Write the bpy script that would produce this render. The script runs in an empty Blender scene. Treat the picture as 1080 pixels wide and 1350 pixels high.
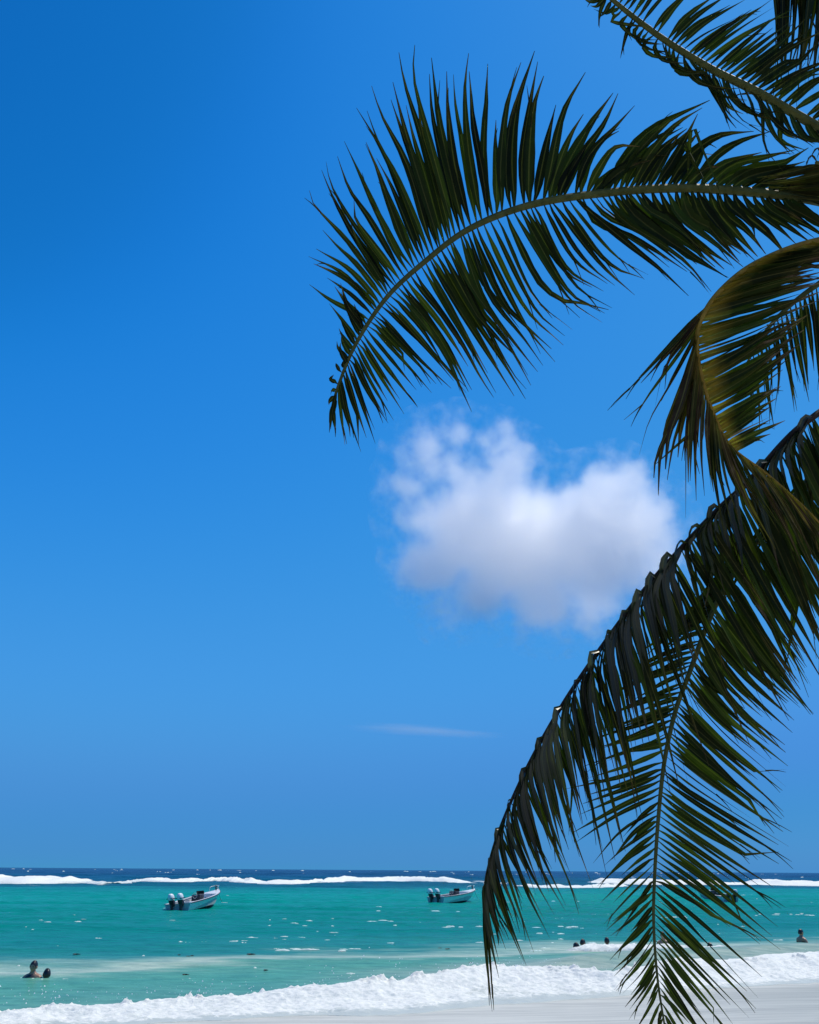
import bpy, bmesh, math, random
import numpy as np
from mathutils import Vector, Matrix

S = bpy.context.scene
COL = S.collection
R = math.radians
random.seed(11)
RNG = np.random.default_rng(7)

# ------------------------------------------------------------------ camera
CAM_Z = 2.4
F_PX = 1083.0                       # focal length in pixels of the 1080 x 1350 photograph
PITCH = math.atan(472.3 / F_PX)
ROLL = R(0.38)
fwd = Vector((0, math.cos(PITCH), math.sin(PITCH)))
up0 = Vector((0, -math.sin(PITCH), math.cos(PITCH)))
rt0 = Vector((1, 0, 0))
rt = rt0 * math.cos(ROLL) + up0 * math.sin(ROLL)
up = up0 * math.cos(ROLL) - rt0 * math.sin(ROLL)
CAM = Vector((0, 0, CAM_Z))
cd = bpy.data.cameras.new('camera')
cam = bpy.data.objects.new('camera', cd)
COL.objects.link(cam)
cam.matrix_world = Matrix(((rt.x, up.x, -fwd.x, CAM.x), (rt.y, up.y, -fwd.y, CAM.y), (rt.z, up.z, -fwd.z, CAM.z), (0, 0, 0, 1)))
cd.sensor_fit = 'HORIZONTAL'
cd.sensor_width = 36
cd.lens = 36 * F_PX / 1080
cd.clip_start = 0.05
cd.clip_end = 60000
S.camera = cam


def at(px, py, depth):
    """point of the place seen at a pixel of the photograph, this far along the view axis"""
    return CAM + (fwd + rt * ((px - 540) / F_PX) + up * ((675 - py) / F_PX)) * depth


def ground(px, py, z=0.0):
    d = fwd + rt * ((px - 540) / F_PX) + up * ((675 - py) / F_PX)
    return CAM + d * ((z - CAM.z) / d.z)


# ------------------------------------------------------------------ sky, sun, exposure
SUN_EL, SUN_AZ = R(62), R(60)
W = bpy.data.worlds.new('World')
S.world = W
W.use_nodes = True
nt = W.node_tree
bg = nt.nodes['Background']
sky = nt.nodes.new('ShaderNodeTexSky')
sky.sky_type = 'NISHITA'
sky.sun_disc = False
sky.sun_elevation = SUN_EL
sky.sun_rotation = SUN_AZ
sky.dust_density = 0.3
sky.ozone_density = 3
dn = nt.nodes.new('ShaderNodeVectorMath'); dn.operation = 'SCALE'; dn.inputs['Scale'].default_value = 0.1
nt.links.new(sky.outputs[0], dn.inputs[0])
cv = nt.nodes.new('ShaderNodeRGBCurve')
curves = [[(0, 0), (.085, .004), (.11, .007), (.128, .017), (.232, .058), (.6, .062), (1, .12)],
          [(0, 0), (.14, .106), (.18, .158), (.215, .222), (.37, .31), (.65, .285), (1, .42)],
          [(0, 0), (.26, .42), (.342, .555), (.395, .715), (.56, .775), (.8, .80), (1, .9)]]
for c, pts in zip(cv.mapping.curves, curves):
    c.points[0].location = pts[0]
    c.points[1].location = pts[-1]
    for p in pts[1:-1]:
        c.points.new(*p)
cv.mapping.update()
nt.links.new(dn.outputs[0], cv.inputs['Color'])
upn = nt.nodes.new('ShaderNodeVectorMath'); upn.operation = 'SCALE'; upn.inputs['Scale'].default_value = 10
tcw = nt.nodes.new('ShaderNodeTexCoord')
sepw = nt.nodes.new('ShaderNodeSeparateXYZ'); nt.links.new(tcw.outputs['Generated'], sepw.inputs[0])
mrw = nt.nodes.new('ShaderNodeMapRange'); mrw.interpolation_type = 'SMOOTHSTEP'
mrw.inputs['From Min'].default_value = 0.0; mrw.inputs['From Max'].default_value = 0.22
nt.links.new(sepw.outputs['Z'], mrw.inputs['Value'])
hz = nt.nodes.new('ShaderNodeMix'); hz.data_type = 'RGBA'; hz.blend_type = 'MIX'
hz.inputs[6].default_value = (1.02, .97, .80, 1); hz.inputs[7].default_value = (1, 1.02, .99, 1)
nt.links.new(mrw.outputs[0], hz.inputs[0])
hm = nt.nodes.new('ShaderNodeMix'); hm.data_type = 'RGBA'; hm.blend_type = 'MULTIPLY'; hm.inputs[0].default_value = 1
nt.links.new(cv.outputs[0], hm.inputs[6]); nt.links.new(hz.outputs[2], hm.inputs[7])
nt.links.new(hm.outputs[2], upn.inputs[0])
nt.links.new(upn.outputs[0], bg.inputs['Color'])
bg.inputs['Strength'].default_value = 0.1

sl = bpy.data.lights.new('sun', 'SUN')
sl.energy = 3.9
sl.angle = R(0.5)
sl.color = (1.0, 0.92, 0.78)
so = bpy.data.objects.new('sun', sl)
COL.objects.link(so)
SUN = Vector((math.sin(SUN_AZ) * math.cos(SUN_EL), math.cos(SUN_AZ) * math.cos(SUN_EL), math.sin(SUN_EL)))
so.rotation_euler = SUN.to_track_quat('Z', 'Y').to_euler()
so.location = (0, 0, 40)

S.view_settings.view_transform = 'Standard'
S.view_settings.look = 'None'
S.view_settings.exposure = 0
S.view_settings.gamma = 1
S.view_settings.use_curve_mapping = False
S.render.engine = 'CYCLES'
S.cycles.max_bounces = 20
S.cycles.volume_bounces = 20
S.cycles.volume_max_steps = 256
S.cycles.transparent_max_bounces = 16


# ------------------------------------------------------------------ node helpers
class Mat:
    def __init__(self, name):
        self.m = bpy.data.materials.new(name)
        self.m.use_nodes = True
        self.t = self.m.node_tree
        self.bsdf = self.t.nodes['Principled BSDF']
        self.out = self.t.nodes['Material Output']

    def n(self, kind, **kw):
        nd = self.t.nodes.new('ShaderNode' + kind)
        for k, v in kw.items():
            if k in nd.inputs:
                self.put(nd.inputs[k], v)
            else:
                setattr(nd, k, v)
        return nd

    def put(self, sock, v):
        if hasattr(v, 'is_linked') or isinstance(v, bpy.types.NodeSocket):
            self.t.links.new(v, sock)
        else:
            sock.default_value = v

    def math(self, op, a, b=0.0, c=None, clamp=False):
        nd = self.t.nodes.new('ShaderNodeMath'); nd.operation = op; nd.use_clamp = clamp
        self.put(nd.inputs[0], a); self.put(nd.inputs[1], b)
        if c is not None:
            self.put(nd.inputs[2], c)
        return nd.outputs[0]

    def ramp(self, fac, stops, interp='LINEAR'):
        nd = self.t.nodes.new('ShaderNodeValToRGB')
        nd.color_ramp.interpolation = interp
        el = nd.color_ramp.elements
        while len(el) > 1:
            el.remove(el[-1])
        el[0].position = stops[0][0]; el[0].color = (*stops[0][1], 1)
        for p, c in stops[1:]:
            e = el.new(p); e.color = (*c, 1)
        self.put(nd.inputs[0], fac)
        return nd.outputs[0]

    def mix(self, fac, a, b, blend='MIX'):
        nd = self.t.nodes.new('ShaderNodeMix'); nd.data_type = 'RGBA'; nd.blend_type = blend
        self.put(nd.inputs[0], fac)
        self.put(nd.inputs[6], a if not isinstance(a, tuple) else (*a, 1))
        self.put(nd.inputs[7], b if not isinstance(b, tuple) else (*b, 1))
        return nd.outputs[2]

    def noise(self, vec=None, scale=1.0, detail=3.0, rough=0.5, dist=0.0):
        nd = self.t.nodes.new('ShaderNodeTexNoise')
        nd.inputs['Scale'].default_value = scale
        nd.inputs['Detail'].default_value = detail
        nd.inputs['Roughness'].default_value = rough
        nd.inputs['Distortion'].default_value = dist
        if vec is not None:
            self.put(nd.inputs['Vector'], vec)
        return nd.outputs[0]

    def pos(self, scale=(1, 1, 1), rot=0.0):
        g = self.t.nodes.new('ShaderNodeNewGeometry')
        mp = self.t.nodes.new('ShaderNodeMapping')
        mp.inputs['Scale'].default_value = scale
        mp.inputs['Rotation'].default_value = (0, 0, rot)
        self.put(mp.inputs['Vector'], g.outputs['Position'])
        return mp.outputs[0]

    def objc(self, scale=(1, 1, 1)):
        g = self.t.nodes.new('ShaderNodeTexCoord')
        mp = self.t.nodes.new('ShaderNodeMapping')
        mp.inputs['Scale'].default_value = scale
        self.put(mp.inputs['Vector'], g.outputs['Object'])
        return mp.outputs[0]

    def attr(self, name):
        nd = self.t.nodes.new('ShaderNodeAttribute'); nd.attribute_name = name
        return nd.outputs['Fac']

    def bump(self, h, strength=0.3, dist=0.02):
        nd = self.t.nodes.new('ShaderNodeBump')
        nd.inputs['Strength'].default_value = strength
        nd.inputs['Distance'].default_value = dist
        self.put(nd.inputs['Height'], h)
        self.put(self.bsdf.inputs['Normal'], nd.outputs[0])

    def set(self, **kw):
        for k, v in kw.items():
            sock = self.bsdf.inputs[k.replace('_', ' ')]
            self.put(sock, (*v, 1) if isinstance(v, tuple) and len(v) == 3 else v)
        return self


def paint(name, col, rough=0.4, var=0.12, scale=4.0, spec=0.5):
    m = Mat(name)
    n = m.noise(m.objc(), scale, 5, 0.6)
    lo = tuple(c * (1 - var) for c in col); hi = tuple(min(1, c * (1 + var)) for c in col)
    m.set(Base_Color=m.ramp(n, [(.3, lo), (.7, hi)]), Roughness=rough)
    m.bsdf.inputs['Specular IOR Level'].default_value = spec
    return m.m


# ------------------------------------------------------------------ mesh helpers
def link(name, me, mat=None, parent=None, loc=None):
    o = bpy.data.objects.new(name, me)
    COL.objects.link(o)
    if mat is not None and me is not None:
        me.materials.append(mat)
    if parent is not None:
        o.parent = parent
    if loc is not None:
        o.location = loc
    return o


def tag(o, label=None, cat=None, group=None, kind=None):
    if label: o['label'] = label
    if cat: o['category'] = cat
    if group: o['group'] = group
    if kind: o['kind'] = kind
    return o


def np_mesh(name, verts, faces, smooth=True, attrs=None):
    """verts (n,3) array, faces (m,k) int array"""
    verts = np.asarray(verts, np.float32); faces = np.asarray(faces, np.int32)
    me = bpy.data.meshes.new(name)
    me.vertices.add(len(verts)); me.vertices.foreach_set('co', verts.ravel())
    m, k = faces.shape
    me.loops.add(m * k); me.loops.foreach_set('vertex_index', faces.ravel())
    me.polygons.add(m)
    me.polygons.foreach_set('loop_start', np.arange(0, m * k, k, dtype=np.int32))
    me.polygons.foreach_set('loop_total', np.full(m, k, np.int32))
    me.polygons.foreach_set('use_smooth', np.full(m, smooth, bool))
    me.update(calc_edges=True)
    me.validate()
    for an, av in (attrs or {}).items():
        a = me.attributes.new(an, 'FLOAT', 'POINT')
        a.data.foreach_set('value', np.asarray(av, np.float32).ravel())
    return me


def grid_faces(nr, nc):
    i = np.arange((nr - 1) * (nc - 1)); r = i // (nc - 1); c = i % (nc - 1)
    a = r * nc + c
    return np.stack([a, a + 1, a + nc + 1, a + nc], 1)


def vnoise(x, y, seed=0):
    xi = np.floor(x).astype(np.int64); yi = np.floor(y).astype(np.int64)
    fx = x - xi; fy = y - yi
    fx = fx * fx * fx * (fx * (fx * 6 - 15) + 10); fy = fy * fy * fy * (fy * (fy * 6 - 15) + 10)

    def h(a, b):
        v = (a * 374761393 + b * 668265263 + seed * 974711) & 0x7fffffff
        v = ((v ^ (v >> 13)) * 1274126177) & 0x7fffffff
        v = v ^ (v >> 16)
        return (v & 0xffff) / 65535.0
    return (h(xi, yi) * (1 - fx) + h(xi + 1, yi) * fx) * (1 - fy) + (h(xi, yi + 1) * (1 - fx) + h(xi + 1, yi + 1) * fx) * fy


def fbm(x, y, seed=0, octv=4, gain=0.5):
    s = 0; a = 1; t = 0
    for o in range(octv):
        s = s + a * vnoise(x * 2 ** o + 17.3 * o, y * 2 ** o - 9.1 * o, seed + o)
        t += a; a *= gain
    return s / t


def smooth(a, b, x):
    t = np.clip((x - a) / (b - a), 0, 1)
    return t * t * (3 - 2 * t)


def catmull(P, n):
    """resample a list of points (any dimension) as a smooth curve with n points by arc length"""
    P = np.asarray(P, float)
    if len(P) == 2:
        t = np.linspace(0, 1, n)[:, None]
        return P[0] * (1 - t) + P[1] * t
    E = np.vstack([2 * P[0] - P[1], P, 2 * P[-1] - P[-2]])
    out = []
    m = 14
    for i in range(1, len(E) - 2):
        p0, p1, p2, p3 = E[i - 1], E[i], E[i + 1], E[i + 2]
        for t in np.arange(m) / m:
            out.append(.5 * (2 * p1 + (p2 - p0) * t + (2 * p0 - 5 * p1 + 4 * p2 - p3) * t * t + (3 * p1 - p0 - 3 * p2 + p3) * t ** 3))
    out.append(P[-1])
    out = np.array(out)
    d = np.concatenate([[0], np.cumsum(np.linalg.norm(np.diff(out[:, :3], axis=0), axis=1))])
    s = np.linspace(0, d[-1], n)
    return np.stack([np.interp(s, d, out[:, k]) for k in range(out.shape[1])], 1)


def tube(pts, radii, sides=8, caps=True):
    """verts, quad faces of a swept tube"""
    P = np.asarray(pts, float); n = len(P)
    T = np.gradient(P, axis=0); T /= np.linalg.norm(T, axis=1)[:, None] + 1e-9
    ref = np.array([0, 0, 1.0]) if abs(T[0, 2]) < .9 else np.array([1.0, 0, 0])
    V = []
    u = np.cross(T[0], ref); u /= np.linalg.norm(u)
    for i in range(n):
        u = u - T[i] * np.dot(u, T[i]); u /= np.linalg.norm(u)
        w = np.cross(T[i], u)
        a = np.arange(sides) * 2 * math.pi / sides
        V.append(P[i] + radii[i] * (np.cos(a)[:, None] * u + np.sin(a)[:, None] * w))
    V = np.vstack(V); Fs = []
    for i in range(n - 1):
        for j in range(sides):
            k = (j + 1) % sides
            Fs.append((i * sides + j, i * sides + k, (i + 1) * sides + k, (i + 1) * sides + j))
    if caps:
        V = np.vstack([V, P[:1], P[-1:]])
        c0, c1 = len(V) - 2, len(V) - 1
        for j in range(0, sides, 1):
            k = (j + 1) % sides
            Fs.append((c0, k, j, j)); Fs.append((c1, (n - 1) * sides + j, (n - 1) * sides + k, (n - 1) * sides + k))
    return V, [tuple(dict.fromkeys(f)) for f in Fs]


class MB:
    """collects shapes, links them as one mesh object"""
    def __init__(self):
        self.v = []; self.f = []

    def add(self, v, f):
        o = len(self.v)
        self.v += [tuple(p) for p in v]
        self.f += [tuple(i + o for i in q) for q in f]
        return self

    def tube(self, pts, radii, sides=8):
        if not hasattr(radii, '__len__'):
            radii = [radii] * len(pts)
        return self.add(*tube(pts, radii, sides))

    def box(self, c, s, bev=0.015, rot=0.0, tilt=0.0):
        bm = bmesh.new()
        bmesh.ops.create_cube(bm, size=1)
        bmesh.ops.scale(bm, vec=s, verts=bm.verts)
        if bev:
            bmesh.ops.bevel(bm, geom=bm.edges[:], offset=min(bev, min(s) * .4), segments=2, affect='EDGES', profile=.5)
        bmesh.ops.rotate(bm, cent=(0, 0, 0), matrix=Matrix.Rotation(tilt, 3, 'Y'), verts=bm.verts)
        bmesh.ops.rotate(bm, cent=(0, 0, 0), matrix=Matrix.Rotation(rot, 3, 'Z'), verts=bm.verts)
        bmesh.ops.translate(bm, vec=c, verts=bm.verts)
        bm.verts.index_update()
        v = [p.co.copy() for p in bm.verts]; f = [[q.index for q in p.verts] for p in bm.faces]
        bm.free()
        return self.add(v, f)

    def loft(self, rings, close=False, caps=False):
        n = len(rings[0]); v = [p for r in rings for p in r]; f = []
        for i in range(len(rings) - 1):
            for j in range(n if close else n - 1):
                k = (j + 1) % n
                f.append((i * n + j, i * n + k, (i + 1) * n + k, (i + 1) * n + j))
        if caps:
            f.append(tuple(range(n))[::-1]); f.append(tuple((len(rings) - 1) * n + j for j in range(n)))
        return self.add(v, f)

    def build(self, name, mat, parent=None, smooth=True, label=None):
        me = bpy.data.meshes.new(name)
        me.from_pydata(self.v, [], self.f)
        bm = bmesh.new(); bm.from_mesh(me)
        bmesh.ops.remove_doubles(bm, verts=bm.verts, dist=1e-5)
        bmesh.ops.recalc_face_normals(bm, faces=bm.faces)
        bm.to_mesh(me); bm.free()
        if smooth:
            me.shade_smooth()
            try:
                me.set_sharp_from_angle(angle=R(35))
            except Exception:
                pass
        o = link(name, me, mat, parent)
        if label: o['label'] = label
        return o


def empty(name, loc, rz=0.0):
    o = bpy.data.objects.new(name, None)
    COL.objects.link(o)
    o.location = loc
    o.rotation_euler = (0, 0, rz)
    o.empty_display_size = .3
    return o


# ================================================================== SHORE LAYOUT
# front (landward) and back (seaward) edge of the surf on the beach, as world curves y(x)
_fe = [ground(x, y) for x, y in [(-260, 1392), (0, 1362), (180, 1352), (350, 1342), (520, 1340), (640, 1328), (780, 1318), (900, 1306), (1080, 1297), (1350, 1285)]]
_be = [ground(x, y, .30) for x, y in [(-260, 1340), (0, 1324), (120, 1318), (260, 1308), (380, 1302), (470, 1296), (560, 1288), (640, 1280), (720, 1279), (800, 1281), (900, 1276), (1080, 1262), (1350, 1245)]]
FX = np.array([p.x for p in _fe]); FY = np.array([p.y for p in _fe])
BX = np.array([p.x for p in _be]); BY = np.array([p.y for p in _be])


def front(x):
    x = np.asarray(x, float)
    y = np.interp(x, FX, FY)
    return y + np.where(x < FX[0], (x - FX[0]) * .2, 0) + np.where(x > FX[-1], (x - FX[-1]) * .28, 0)


def back(x):
    x = np.asarray(x, float)
    y = np.interp(x, BX, BY)
    return np.maximum(y + np.where(x < BX[0], (x - BX[0]) * .2, 0) + np.where(x > BX[-1], (x - BX[-1]) * .28, 0), front(x) + 1.5)


# ================================================================== GROUND: beach sand
def sand_z(x, y):
    d = front(x) - y
    return np.where(d > 0, .012 + .042 * d + .0006 * d * d * (d < 30), np.maximum(.012 + .05 * d, -.5))


def build_sand():
    ys = np.concatenate([np.linspace(-120, -6, 30), np.linspace(-5, 13, 46), np.linspace(13.2, 34, 110), np.linspace(36, 90, 12)])
    xs = np.concatenate([np.linspace(-400, -34, 24), np.linspace(-32, 34, 200), np.linspace(36, 400, 24)])
    X, Y = np.meshgrid(xs, ys)
    d = front(X) - Y
    dd = np.clip(d, 0, 60)
    Z = np.where(d > 0, .012 + .042 * dd + .0004 * dd * dd, np.maximum(.012 + .05 * d, -.6))
    dry = smooth(7, 11, d + 1.5 * fbm(X * .3, Y * .3, 5))
    Z = Z + dry * (.10 * (fbm(X * .9, Y * .9, 3) - .5) + .03 * (fbm(X * 4, Y * 4, 9) - .5))
    me = np_mesh('sand', np.stack([X.ravel(), Y.ravel(), Z.ravel()], 1), grid_faces(*X.shape), attrs={'wet': (1 - dry).ravel(), 'damp': (smooth(1.5, 9, X + 2.0 * (fbm(X * .25, Y * .9, 15) - .5)) * smooth(-.2, 1.2, d)).ravel()})
    m = Mat('beach sand')
    p = m.pos()
    n1 = m.noise(p, 260, 4, .7); n2 = m.noise(m.pos((.35, 1.6, 1), R(-14)), 1.3, 4, .6)
    n3 = m.noise(m.pos((.16, 3.0, 1), R(-16)), 2.2, 5, .65)
    wet = m.attr('wet')
    dryc = m.mix(m.math('MULTIPLY', n1, .6), (.66, .60, .50), (.50, .44, .35))
    wetc = m.ramp(n2, [(.3, (.40, .40, .35)), (.7, (.56, .55, .48))])
    sheet = m.ramp(n3, [(.40, (0, 0, 0)), (.62, (1, 1, 1))])      # thin swash streaks left on the sand
    wetc = m.mix(m.math('MULTIPLY', sheet, .55), wetc, (.70, .69, .60))
    wetc = m.mix(m.math('MULTIPLY', m.attr('damp'), .85), wetc, (.72, .74, .73), 'MULTIPLY')
    m.set(Base_Color=m.mix(wet, dryc, wetc), Roughness=m.math('ADD', m.math('MULTIPLY', wet, -.45), .9))
    m.bsdf.inputs['Specular IOR Level'].default_value = .10
    m.bump(m.math('ADD', n1, n3), .15, .01)
    o = link('sand', me, m.m)
    tag(o, kind='structure')


build_sand()


# ================================================================== WATER
def waves(X, Y, D):
    """height of the sea; D = mesh spacing there (waves finer than the mesh are dropped)"""
    rng = np.random.default_rng(3)
    Z = np.zeros_like(X)
    wx = X + 3.0 * (fbm(X * .06, Y * .06, 21) - .5)
    wy = Y + 5.0 * (fbm(X * .05, Y * .07, 22) - .5)
    for wl, amp, spread in [(11, .07, .25), (7.3, .06, .3), (4.6, .05, .45), (3.1, .036, .6), (2.1, .028, .8), (1.45, .020, .9), (.95, .013, 1.1), (.62, .009, 1.2), (.4, .006, 1.3)]:
        for _ in range(2):
            a = math.pi / 2 + rng.normal(0, spread * .5)
            k = 2 * math.pi / (wl * rng.uniform(.85, 1.15))
            ph = k * (math.cos(a) * wx + math.sin(a) * wy) + rng.uniform(0, 6.3)
            s = .5 + .5 * np.sin(ph)
            env = .4 + 1.2 * fbm(X / (wl * 3.0) + rng.uniform(0, 50), Y / (wl * 2.0), int(wl * 31))
            Z += amp * env * (s ** 1.7 - .42) * smooth(1.6, 3.5, wl / np.maximum(D, 1e-3))
    return Z


WAVE_PATCHES = []


def build_water():
    nr, nc = 640, 520
    y0 = 12.5
    ys = np.concatenate([y0 * 1.0082 ** np.arange(nr), [4000, 9000, 30000]])
    u = np.linspace(-1, 1, nc)
    fan = .62 * u + 1.5 * u ** 7
    Y, U = np.meshgrid(ys, fan, indexing='ij')
    X = Y * U
    D = Y * (.62 * 2 / nc)
    v = Y - front(X)                               # how far out from the edge of the sand
    near = smooth(0, 5, v)
    Z = waves(X, Y, np.maximum(D, .05)) * (.16 + .85 * smooth(2, 45, v)) * (1 + .8 * smooth(150, 260, Y))
    # outside the reef the swell is higher
    sw = .55 * np.sin(2 * math.pi * (Y + 9 * (fbm(X * .01, Y * .01, 41) - .5) * 6) / 34) * smooth(170, 240, Y) * (.3 + fbm(X * .012, Y * .02, 44)) * (1 - smooth(900, 2000, Y))
    Z = Z + sw
    # the low second swell that is about to run up on the right
    hump = .22 * np.exp(-((Y - (front(X) + 6.6 + .12 * (X - 5))) / .9) ** 2) * smooth(1.5, 6.5, X)
    Z = Z + hump
    Z = Z - .35 * (1 - smooth(-1.2, 1.0, v))
    me = np_mesh('water', np.stack([X.ravel(), Y.ravel(), Z.ravel()], 1), grid_faces(len(ys), nc), attrs={'out': v.ravel(), 'silt': (smooth(-3.5, 2.5, X) * (1 - smooth(6.5, 9.5, v + .8 * (fbm(X * .4, Y * .5, 47) - .5)))).ravel()})
    m = Mat('sea water')
    out = m.attr('out')
    wob = m.noise(m.pos((.05, .16, 1)), 1.0, 4, .55)
    wob2 = m.noise(m.pos((.35, 1.1, 1)), 1.0, 3, .6)
    d = m.math('ADD', out, m.math('MULTIPLY', m.math('ADD', m.math('SUBTRACT', wob, .5), m.math('MULTIPLY', m.math('SUBTRACT', wob2, .5), .35)), m.math('ADD', m.math('MULTIPLY', out, .45), 5.0)))
    # logarithmic distance so that near bands stay fine
    lg = m.math('DIVIDE', m.math('LOGARITHM', m.math('MAXIMUM', m.math('ADD', d, 4.0), 1.0), 10.0), 3.4)
    L = lambda dist: math.log10(dist + 4.0) / 3.4
    colr = m.ramp(lg, [
        (L(0), (.34, .44, .36)),
        (L(1.6), (.16, .37, .31)),
        (L(4.0), (.12, .375, .30)),
        (L(7.5), (.095, .37, .275)),
        (L(9.2), (.13, .39, .285)),
        (L(10.4), (.54, .64, .50)),      # sand stirred up over the bar
        (L(12.0), (.34, .52, .41)),
        (L(14), (.025, .265, .23)),
        (L(20), (.002, .235, .200)),
        (L(40), (.001, .255, .205)),
        (L(74), (.001, .325, .262)),
        (L(108), (.001, .26, .235)),
        (L(124), (.001, .11, .14)),
        (L(155), (.001, .10, .14)),
        (L(230), (.003, .085, .175)),
        (L(400), (.006, .050, .135)),
        (L(2200), (.006, .040, .125))])
    silt = m.math('MULTIPLY', m.attr('silt'), m.ramp(wob2, [(.25, (.45, .45, .45)), (.6, (1, 1, 1))]))
    colr = m.mix(silt, colr, (.44, .52, .43))
    # darker weed patches and lighter sandy patches on the bottom
    pat = m.noise(m.pos((.018, .06, 1)), 1.0, 5, .6)
    colr = m.mix(m.ramp(pat, [(.38, (0, 0, 0)), (.62, (.5, .5, .5))]), colr, (.72, .85, .90), 'MULTIPLY')
    ch = m.noise(m.pos((1.0, 2.6, 1)), 1.1, 6, .62)  # light and dark of the chop, put into the water colour
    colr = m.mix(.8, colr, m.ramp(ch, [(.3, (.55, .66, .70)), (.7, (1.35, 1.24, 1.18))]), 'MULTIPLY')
    colr = m.mix(1.0, colr, (.84, .86, .86), 'MULTIPLY')
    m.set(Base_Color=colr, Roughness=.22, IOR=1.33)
    m.bsdf.inputs['Specular IOR Level'].default_value = .02
    m.bump(m.math('ADD', m.noise(m.pos((1, 1.8, 1)), 3.0, 6, .6), m.math('MULTIPLY', m.noise(m.pos((1, 1.8, 1)), .6, 3, .5), 2.0)), .55, .10)
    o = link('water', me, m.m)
    tag(o, kind='structure')


build_water()


# ------------------------------------------------------------------ foam material
def foam_mat(name, thin=True):
    m = Mat(name)
    dens = m.attr('dens')
    p = m.pos((1, 1.25, 1))
    vor = m.n('TexVoronoi', feature='DISTANCE_TO_EDGE'); vor.inputs['Scale'].default_value = 3.4
    dis = m.noise(p, 2.5, 4, .6)
    add = m.n('VectorMath', operation='ADD'); m.put(add.inputs[0], p)
    sc = m.n('VectorMath', operation='SCALE'); sc.inputs['Scale'].default_value = .8
    nz = m.t.nodes.new('ShaderNodeTexNoise'); nz.inputs['Scale'].default_value = 2.2; nz.inputs['Detail'].default_value = 4
    m.put(nz.inputs['Vector'], p); m.put(sc.inputs[0], nz.outputs['Color'])
    m.put(add.inputs[1], sc.outputs[0]); m.put(vor.inputs['Vector'], add.outputs[0])
    fine = m.noise(p, 26, 5, .7)
    lace = m.math('SUBTRACT', 1.0, m.math('MULTIPLY', vor.outputs[0], 5.5), clamp=True)
    f = m.math('ADD', m.math('ADD', m.math('MULTIPLY', lace, .38), m.math('MULTIPLY', fine, .35)), m.math('MULTIPLY', dis, .35))
    # denser foam covers everything, thin foam leaves a lace
    k = m.math('ADD', f, m.math('SUBTRACT', m.math('MULTIPLY', dens, 1.5), .95))
    a = m.ramp(k, [(.22, (0, 0, 0)), (.55, (1, 1, 1))])
    white = m.ramp(m.noise(p, 9, 5, .65), [(.32, (.62, .66, .62)), (.60, (.86, .86, .79))])
    col = m.mix(a, (.54, .58, .52), white)
    m.set(Base_Color=col, Roughness=m.math('ADD', m.math('MULTIPLY', a, .55), .3))
    m.bsdf.inputs['Specular IOR Level'].default_value = .3
    m.bump(m.math('ADD', fine, m.noise(p, 60, 3, .6)), .5, .03)
    return m.m


FOAM = foam_mat('sea foam')


def droplets(mb, centre_fn, n, seed):
    rng = np.random.default_rng(seed)
    for _ in range(n):
        c, r = centre_fn(rng)
        v = np.array([(1, 0, -.4), (-.5, .87, -.4), (-.5, -.87, -.4), (0, 0, 1)]) * r * rng.uniform(.6, 1.4, (4, 3)) + c
        mb.add(v, [(0, 1, 2), (0, 3, 1), (1, 3, 2), (2, 3, 0)])


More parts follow.
